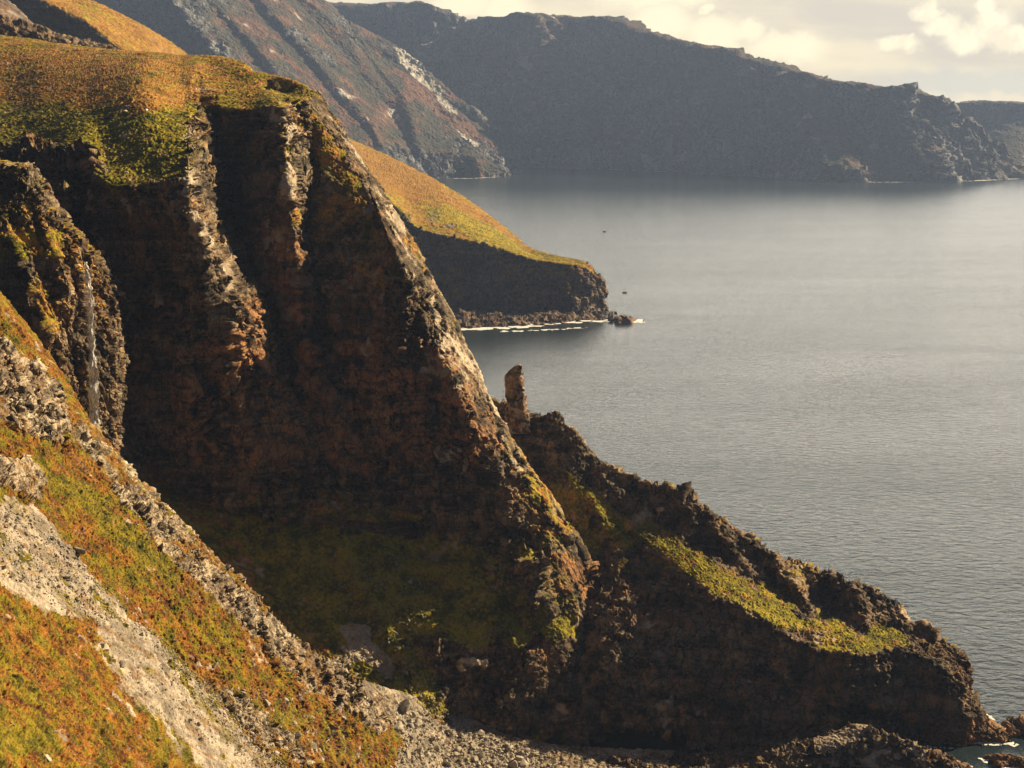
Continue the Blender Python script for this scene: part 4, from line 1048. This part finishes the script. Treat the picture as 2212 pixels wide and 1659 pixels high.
rubble('talus_rubble', rocks_on('sea_cliff', [(700, 1200), (900, 1200), (980, 1480), (1000, 1560), (880, 1540), (760, 1400)], 900, .3, 1.5, rnd, 2.5), M_boul, 'grey stones scattered over the shaded talus', 7)

# ---- rock pinnacle
def pinnacle():
    prof = [(930, 1085, 1152), (905, 1090, 1146), (890, 1093, 1140), (870, 1093, 1136), (850, 1092, 1134), (830, 1091, 1131), (815, 1091, 1129), (807, 1093, 1129), (801, 1101, 1128), (796, 1108, 1128), (792, 1114, 1127), (789, 1119, 1126)]
    vv = np.interp(np.linspace(0, len(prof) - 1, 90), range(len(prof)), [q[0] for q in prof])
    ll = np.interp(np.linspace(0, len(prof) - 1, 90), range(len(prof)), [q[1] for q in prof])
    rr = np.interp(np.linspace(0, len(prof) - 1, 90), range(len(prof)), [q[2] for q in prof])
    D0 = 533.0
    G = []
    for v, l, r in zip(vv, ll, rr):
        c = p((l + r) / 2, v, D0); hw = (p(r, v, D0)[0] - p(l, v, D0)[0]) / 2
        a = np.linspace(0, 2 * np.pi, 73)
        sq = 1 / np.maximum(np.abs(np.cos(a)), np.abs(np.sin(a))) ** .45
        G.append(np.stack([c[0] + hw * .93 * np.cos(a) * sq, c[1] + max(hw, 1.6) * 1.0 * np.sin(a) * sq, np.full(73, c[2])], -1))
    c = p(1123, 788, D0); G.append(np.tile(c, (73, 1)))
    G = np.array(G)
    ctr = G.mean(axis=1, keepdims=True)
    n = G - ctr; n /= np.maximum(np.linalg.norm(n, axis=-1, keepdims=True), .3)
    d = .75 * facet(S3(G, 1.8, 1.8, 2.6), 5, 1, .9) + .35 * facet(S3(G, .8, .8, 1), 6, 1, .9) + .25 * fbm(S3(G, .8), 7, 2)
    d[:, -1] = d[:, 0]
    G = G + n * d[..., None]
    mask = np.zeros(G.shape[:2] + (4,)); mask[..., 3] = .55
    mask[..., 2] = (fbm(S3(G, 2.0), 12, 3) > .12) * .8  # pale patches painted in to strengthen the pinnacle's sunlit look
    o = grid_mesh('rock_pinnacle', G[:, ::-1], mask, M_near)
    tag(o, 'tall upright rock pinnacle standing alone on the jagged ridge against the sea', 'rock pinnacle')


pinnacle()


# ---- skerries
def lump(name, pts, seed, label):
    """low rock in the sea: outline points (u, v, z) of its crest, thick and closed to below the water"""
    crest = [p(u, v, z=z) for u, v, z in pts]
    rows = []
    for dy, zf in ((5, None), (2.2, .7), (0, 1.0), (-2.2, .75), (-4.5, .2), (-5.5, None)):
        rows.append([off(c, 0, dy, 0, z=(c[2] * zf if zf is not None else -3)) for c in crest])
    C = np.array(rows)
    tr = np.linspace(0, 5, 60); tc = np.linspace(0, len(pts) - 1, 110)
    P = cr_axis(C, tr); P = np.swapaxes(cr_axis(np.swapaxes(P, 0, 1), tc), 0, 1)
    N, fl = normals(P, None)
    d = 1.0 * facet(S3(P, 2.4, 2.4, 1.6), seed, 1, 1) + .4 * facet(S3(P, .9), seed + 2, 1, 1) + .2 * fbm(S3(P, .6), seed, 2)
    P = P + N * d[..., None]
    mask = np.zeros(P.shape[:2] + (4,)); mask[..., 3] = .6
    o = grid_mesh(name, P, mask, M_near)
    tag(o, label, 'sea rock')


lump('sea_rock', [(2166, 1580, -2), (2172, 1562, 3.0), (2195, 1553, 3.6), (2230, 1560, 3.4), (2270, 1580, -2)], 3, 'dark flat topped sea rock at the right edge of the picture, off the point')
lump('sea_rock', [(2120, 1650, -2), (2150, 1636, 1.3), (2180, 1632, 1.6), (2230, 1645, 1.8), (2290, 1660, -2)], 8, 'low brown sea rock ringed by surf in the lower right corner')


def far_rock(pts, seed, label, th=8):
    crest = [p(u, v, z=z) for u, v, z in pts]
    rows = []
    for dy, zf in ((th, None), (th * .5, .8), (0, 1.0), (-th * .5, .8), (-th * .9, .3), (-th, None)):
        rows.append([off(c, 0, dy, 0, z=(c[2] * zf if zf is not None else -3)) for c in crest])
    C = np.array(rows)
    P = cr_axis(C, np.linspace(0, 5, 30)); P = np.swapaxes(cr_axis(np.swapaxes(P, 0, 1), np.linspace(0, len(pts) - 1, 60)), 0, 1)
    N, fl = normals(P, None)
    P = P + N * (1.6 * facet(S3(P, 5, 5, 3), seed, 1, 1))[..., None]
    mask = np.zeros(P.shape[:2] + (4,)); mask[..., 3] = .5
    tag(grid_mesh('sea_rock', P, mask, M_mid), label, 'sea rock')


far_rock([(1325, 692, -2), (1332, 686, 5), (1345, 683, 6), (1362, 686, 4.5), (1375, 692, -2)], 12, 'dark slab of rock at the seaward end of the sunlit headland')
far_rock([(1040, 703, -2), (1048, 693, 4), (1058, 691, 5), (1068, 695, 4), (1075, 703, -2)], 14, 'rounded block on the rock shelf below the headland cliff')


# ---- waterfall
def waterfall():
    line = [(184, 566, .5), (187, 590, .8), (190, 625, 1.1), (193, 665, .9), (195, 700, .8), (198, 745, .8), (200, 790, 1.0), (202, 830, 1.2), (202, 870, 1.3), (203, 905, 1.2), (206, 935, 1.2), (210, 950, .7)]
    L = np.array(line)
    t = np.linspace(0, len(L) - 1, 130)
    u = np.interp(t, range(len(L)), L[:, 0]); v = np.interp(t, range(len(L)), L[:, 1]); w = np.interp(t, range(len(L)), L[:, 2])
    P0, U, V, N, D = TERR['gorge_rock']
    Ds = []
    for a, b in zip(u, v):
        dd = (U - a) ** 2 + (V - b) ** 2
        near = dd < 60
        Ds.append(P0[..., 1][near].min() if near.any() else 400)
    Ds = np.array(Ds)
    for _ in range(6): Ds = np.concatenate([[Ds[0]], (Ds[:-2] + Ds[1:-1] + Ds[2:]) / 3, [Ds[-1]]])
    Ds -= 1.1
    w = w * 1.5
    s = np.linspace(-1, 1, 15)
    G = np.zeros((130, 15, 3))
    nn = fbm(np.stack([np.tile(t[:, None], (1, 15)) * 2, np.tile(s[None] * 2, (130, 1)), np.zeros((130, 15))], -1), 3, 3)
    for i in range(130):
        c = p(u[i], v[i], Ds[i])
        G[i, :, 0] = c[0] + s * w[i] * (.8 + .5 * nn[i, 0]) + .25 * nn[i, 7]
        G[i, :, 1] = c[1] + .4 * s ** 2 - .3 * nn[i]
        G[i, :, 2] = c[2]
    m = bpy.data.materials.new('falling_water'); m.use_nodes = True
    T = NT(m.node_tree)
    pos = T.n('ShaderNodeNewGeometry').outputs['Position']
    mp = T.n('ShaderNodeMapping', i_0=pos); mp.inputs['Scale'].default_value = (1, 1, .12)
    n = T.noise(mp, 3.2, 5, .65)
    b = T.n('ShaderNodeBsdfPrincipled', i_Roughness=.5); b.inputs['Base Color'].default_value = (.72, .70, .66, 1)
    tr = T.n('ShaderNodeBsdfTransparent')
    mx = T.n('ShaderNodeMixShader', i_0=T.sm(n, .34, .60), i_1=tr, i_2=b)
    T.n('ShaderNodeOutputMaterial', i_Surface=mx)
    o = grid_mesh('waterfall', G, None, m)
    tag(o, 'thin white waterfall dropping down the dark gorge rock at the left', 'waterfall')


waterfall()


# ---- sheep
def mk(bm, name, mat, parent=None, smooth=False):
    me = bpy.data.meshes.new(name); bm.to_mesh(me); bm.free(); me.materials.append(mat)
    if smooth:
        for f in me.polygons: f.use_smooth = True
    o = bpy.data.objects.new(name, me); COL.objects.link(o)
    if parent: o.parent = parent
    return o


M_wool = simple_mat('wool', (.62, .58, .50), .95, .15, 8, .03)
M_face = simple_mat('dark_face', (.06, .05, .045), .8)


def make_sheep():
    """one continuous body surface grown from a jointed skeleton"""
    J = {'hip': (-.38, 0, .62, .21), 'mid': (0, 0, .64, .26), 'chest': (.36, 0, .63, .22), 'neck': (.56, 0, .70, .12), 'head': (.72, 0, .62, .095), 'nose': (.86, 0, .52, .055), 'tail': (-.56, 0, .60, .05)}
    E = [('hip', 'mid'), ('mid', 'chest'), ('chest', 'neck'), ('neck', 'head'), ('head', 'nose'), ('hip', 'tail')]
    for s, y in (('l', .13), ('r', -.13)):
        J['ha' + s] = (-.40, y, .48, .10); J['hk' + s] = (-.34, y, .36, .06); J['hh' + s] = (-.44, y, .22, .035); J['hf' + s] = (-.40, y, 0.02, .03)
        J['fa' + s] = (.34, y, .45, .085); J['fk' + s] = (.34, y, .25, .04); J['ff' + s] = (.34, y, .02, .03)
        J['e' + s] = (.70, y * .9, .70, .03)
        E += [('hip', 'ha' + s), ('ha' + s, 'hk' + s), ('hk' + s, 'hh' + s), ('hh' + s, 'hf' + s), ('chest', 'fa' + s), ('fa' + s, 'fk' + s), ('fk' + s, 'ff' + s), ('head', 'e' + s)]
    ks = list(J)
    me = bpy.data.meshes.new('sheep')
    me.from_pydata([J[q][:3] for q in ks], [(ks.index(a), ks.index(b)) for a, b in E], [])
    o = bpy.data.objects.new('sheep', me); COL.objects.link(o)
    sk = o.modifiers.new('skin', 'SKIN')
    for i, q in enumerate(ks):
        o.data.skin_vertices[0].data[i].radius = (J[q][3], J[q][3])
        o.data.skin_vertices[0].data[i].use_root = (q == 'mid')
    ss = o.modifiers.new('sub', 'SUBSURF'); ss.levels = 1; ss.render_levels = 1
    dg = bpy.context.evaluated_depsgraph_get()
    me2 = bpy.data.meshes.new_from_object(o.evaluated_get(dg))
    o.modifiers.clear(); o.data = me2
    me2.materials.clear(); me2.materials.append(M_wool); me2.materials.append(M_face)
    for f in me2.polygons:
        f.use_smooth = True
        c = f.center
        if c.x > .62 or c.z < .34: f.material_index = 1
    return o


SH = [(295, 163, 1.7, 0.3, 'white sheep grazing in the middle of the red brown plateau'), (413, 169, 1.5, 2.2, 'right hand sheep of the pair near the dark path on the plateau'),
      (398, 178, 1.5, 2.8, 'left hand sheep of the pair near the dark path on the plateau'), (316, 241, 1.5, 1.2, 'white sheep on the green slope just left of the cliff notch'),
      (270, 243, 1.4, 4.0, 'sheep beside the small dark ledges on the green slope'), (122, 332, 1.4, .4, 'sheep low on the green tongue above the dark gully'),
      (273, 377, 1.4, 3.4, 'lowest sheep, on the shaded grass above the brown cliff'), (819, 365, 3.0, .4, 'pale sheep high on the orange flank of the headland'),
      (949, 417, 3.0, 3.0, 'sheep on the skyline slope of the headland'), (988, 497, 3.0, .4, 'sheep by the green strip above the headland cliff')]
sheep0 = make_sheep()
for i, (u, v, s, rz, lb) in enumerate(SH):
    q, n_ = find('sea_cliff' if i < 7 else 'headland', u, v)
    o = sheep0 if i == 0 else sheep0.copy()
    if i: COL.objects.link(o)
    s = min(s, 1.5)
    o.location = (q[0], q[1], q[2] + .05); o.scale = (s, s, s); o.rotation_euler = (0, 0, rz)
    tag(o, lb, 'sheep', 'sheep grazing on the cliff tops')

# ---- fences
M_post = simple_mat('weathered_post', (.25, .21, .16), .9)


def fence(pts, n, label, h=1.2):
    e = bpy.data.objects.new('wire_fence', None); COL.objects.link(e); tag(e, label, 'fence', 'post and wire fences on the plateau')
    L = np.array(pts, float); t = np.linspace(0, len(L) - 1, n)
    tops = []
    bm = bmesh.new(); bmesh.ops.create_cube(bm, size=1)
    bmesh.ops.scale(bm, vec=(.16, .16, h + .5), verts=bm.verts); bmesh.ops.translate(bm, vec=(0, 0, h / 2 - .25), verts=bm.verts)
    bmesh.ops.bevel(bm, geom=bm.edges[:], offset=.02, segments=1, affect='EDGES')
    me = bpy.data.meshes.new('post'); bm.to_mesh(me); bm.free(); me.materials.append(M_post)
    for a in t:
        u = np.interp(a, range(len(L)), L[:, 0]); v = np.interp(a, range(len(L)), L[:, 1])
        q, _ = find('sea_cliff', u, v)
        if not tops: e.location = tuple(q); q0 = q
        o = bpy.data.objects.new('post', me); COL.objects.link(o); o.parent = e
        o.location = tuple(q - q0); tops.append(q - q0)
    bm = bmesh.new()
    for hz in (.5, .85, 1.15):
        prev = None
        for q in tops:
            r = [bm.verts.new((q[0], q[1] + dy, q[2] + hz + dz)) for dy, dz in ((0, .015), (.015, 0), (0, -.015), (-.015, 0))]
            if prev:
                for i in range(4): bm.faces.new((prev[i], prev[(i + 1) % 4], r[(i + 1) % 4], r[i]))
            prev = r
    mk(bm, 'wire', M_post, e)


fence([(0, 86), (60, 92), (120, 101), (180, 110), (240, 117), (300, 121), (370, 127)], 26, 'long post and wire fence along the back edge of the plateau')
fence([(405, 139), (440, 147), (480, 165), (520, 182), (560, 195), (590, 205), (612, 217)], 20, 'short post and wire fence running down to the cliff edge by the dark path')

# ---- boats
M_hull1 = simple_mat('dark_hull', (.05, .045, .05), .4); M_red = simple_mat('red_cabin', (.55, .16, .15), .4); M_white = simple_mat('white_paint', (.75, .73, .70), .4)


def hull_mesh(L, B, H, flare=.8):
    bm = bmesh.new()
    st = []
    for t, w, sh in ((0, .75, .1), (.25, .95, .02), (.5, 1.0, 0), (.75, .8, .12), (.92, .38, .3), (1.0, .03, .42)):
        x = (t - .5) * L
        st.append([bm.verts.new((x, -w * B / 2, H * (1 + sh))), bm.verts.new((x, -w * B * .4 * flare, 0.1)), bm.verts.new((x, 0, -.35)), bm.verts.new((x, w * B * .4 * flare, 0.1)), bm.verts.new((x, w * B / 2, H * (1 + sh))),
                   bm.verts.new((x, w * B * .42, H * (1 + sh) - .25)), bm.verts.new((x, -w * B * .42, H * (1 + sh) - .25))])
    for a, b in zip(st, st[1:]):
        for i in range(7): bm.faces.new((a[i], a[(i + 1) % 7], b[(i + 1) % 7], b[i]))
    bm.faces.new(st[0][::-1]); bm.faces.new(st[-1])
    bmesh.ops.recalc_face_normals(bm, faces=bm.faces)
    return bm


def box(bm, c, s):
    r = bmesh.ops.create_cube(bm, size=1)
    bmesh.ops.scale(bm, vec=s, verts=r['verts']); bmesh.ops.translate(bm, vec=c, verts=r['verts'])
    return r['verts']


def boat(u, v, rz, L, cabin_mat, label, tall):
    e = bpy.data.objects.new('fishing_boat', None); COL.objects.link(e)
    e.location = tuple(p(u, v)); e.rotation_euler = (0, 0, rz); tag(e, label, 'boat', 'small boats on the bay')
    mk(hull_mesh(L, L * .36, L * .15), 'hull', M_hull1, e)
    bm = bmesh.new(); vs = box(bm, (L * .12, 0, L * .26), (L * .24, L * .2, L * .24))
    for q in vs:
        if q.co.z > L * .3: q.co.x *= .85; q.co.y *= .85
    mk(bm, 'cabin', cabin_mat, e)
    bm = bmesh.new(); box(bm, (L * .12, 0, L * .40), (L * .27, L * .22, L * .03)); mk(bm, 'cabin_roof', M_white if cabin_mat is not M_white else M_hull1, e)
    bm = bmesh.new(); bmesh.ops.create_cone(bm, segments=8, radius1=.06, radius2=.04, depth=tall, cap_ends=True, matrix=Matrix.Translation((0, 0, L * .2 + tall / 2))); mk(bm, 'mast', M_hull1, e)
    bm = bmesh.new(); box(bm, (-L * .28, 0, L * .2), (L * .2, L * .18, L * .08)); mk(bm, 'deck_box', M_white, e)


boat(1306, 501, 2.5, 7.5, M_red, 'small dark boat with a red cabin, the farther one, out on the bay', 1.8)
boat(1349, 633, 0.1, 5.6, M_white, 'small dark boat with white ends, the nearer one, off the sunlit headland', 1.0)

# ================================================================== HAZE
def haze():
    bm = bmesh.new(); box(bm, (0, 4100, 500), (18500, 9000, 1100))
    for v_ in bm.verts: v_.co.z = -40.0 if v_.co.z < 0 else 980.0
    me = bpy.data.meshes.new('haze'); bm.to_mesh(me); bm.free()
    m = bpy.data.materials.new('haze'); m.use_nodes = True
    T = NT(m.node_tree)
    v_ = T.n('ShaderNodeVolumePrincipled')
    v_.inputs['Color'].default_value = (.42, .58, 1.0, 1)
    v_.inputs['Density'].default_value = 0.000048
    v_.inputs['Anisotropy'].default_value = 0.2
    T.n('ShaderNodeOutputMaterial', i_Volume=v_.outputs[0])
    me.materials.append(m)
    o = bpy.data.objects.new('haze', me); COL.objects.link(o); o['kind'] = 'stuff'
    o['label'] = 'pale sea haze filling the air of the bay'; o['category'] = 'haze'


haze()
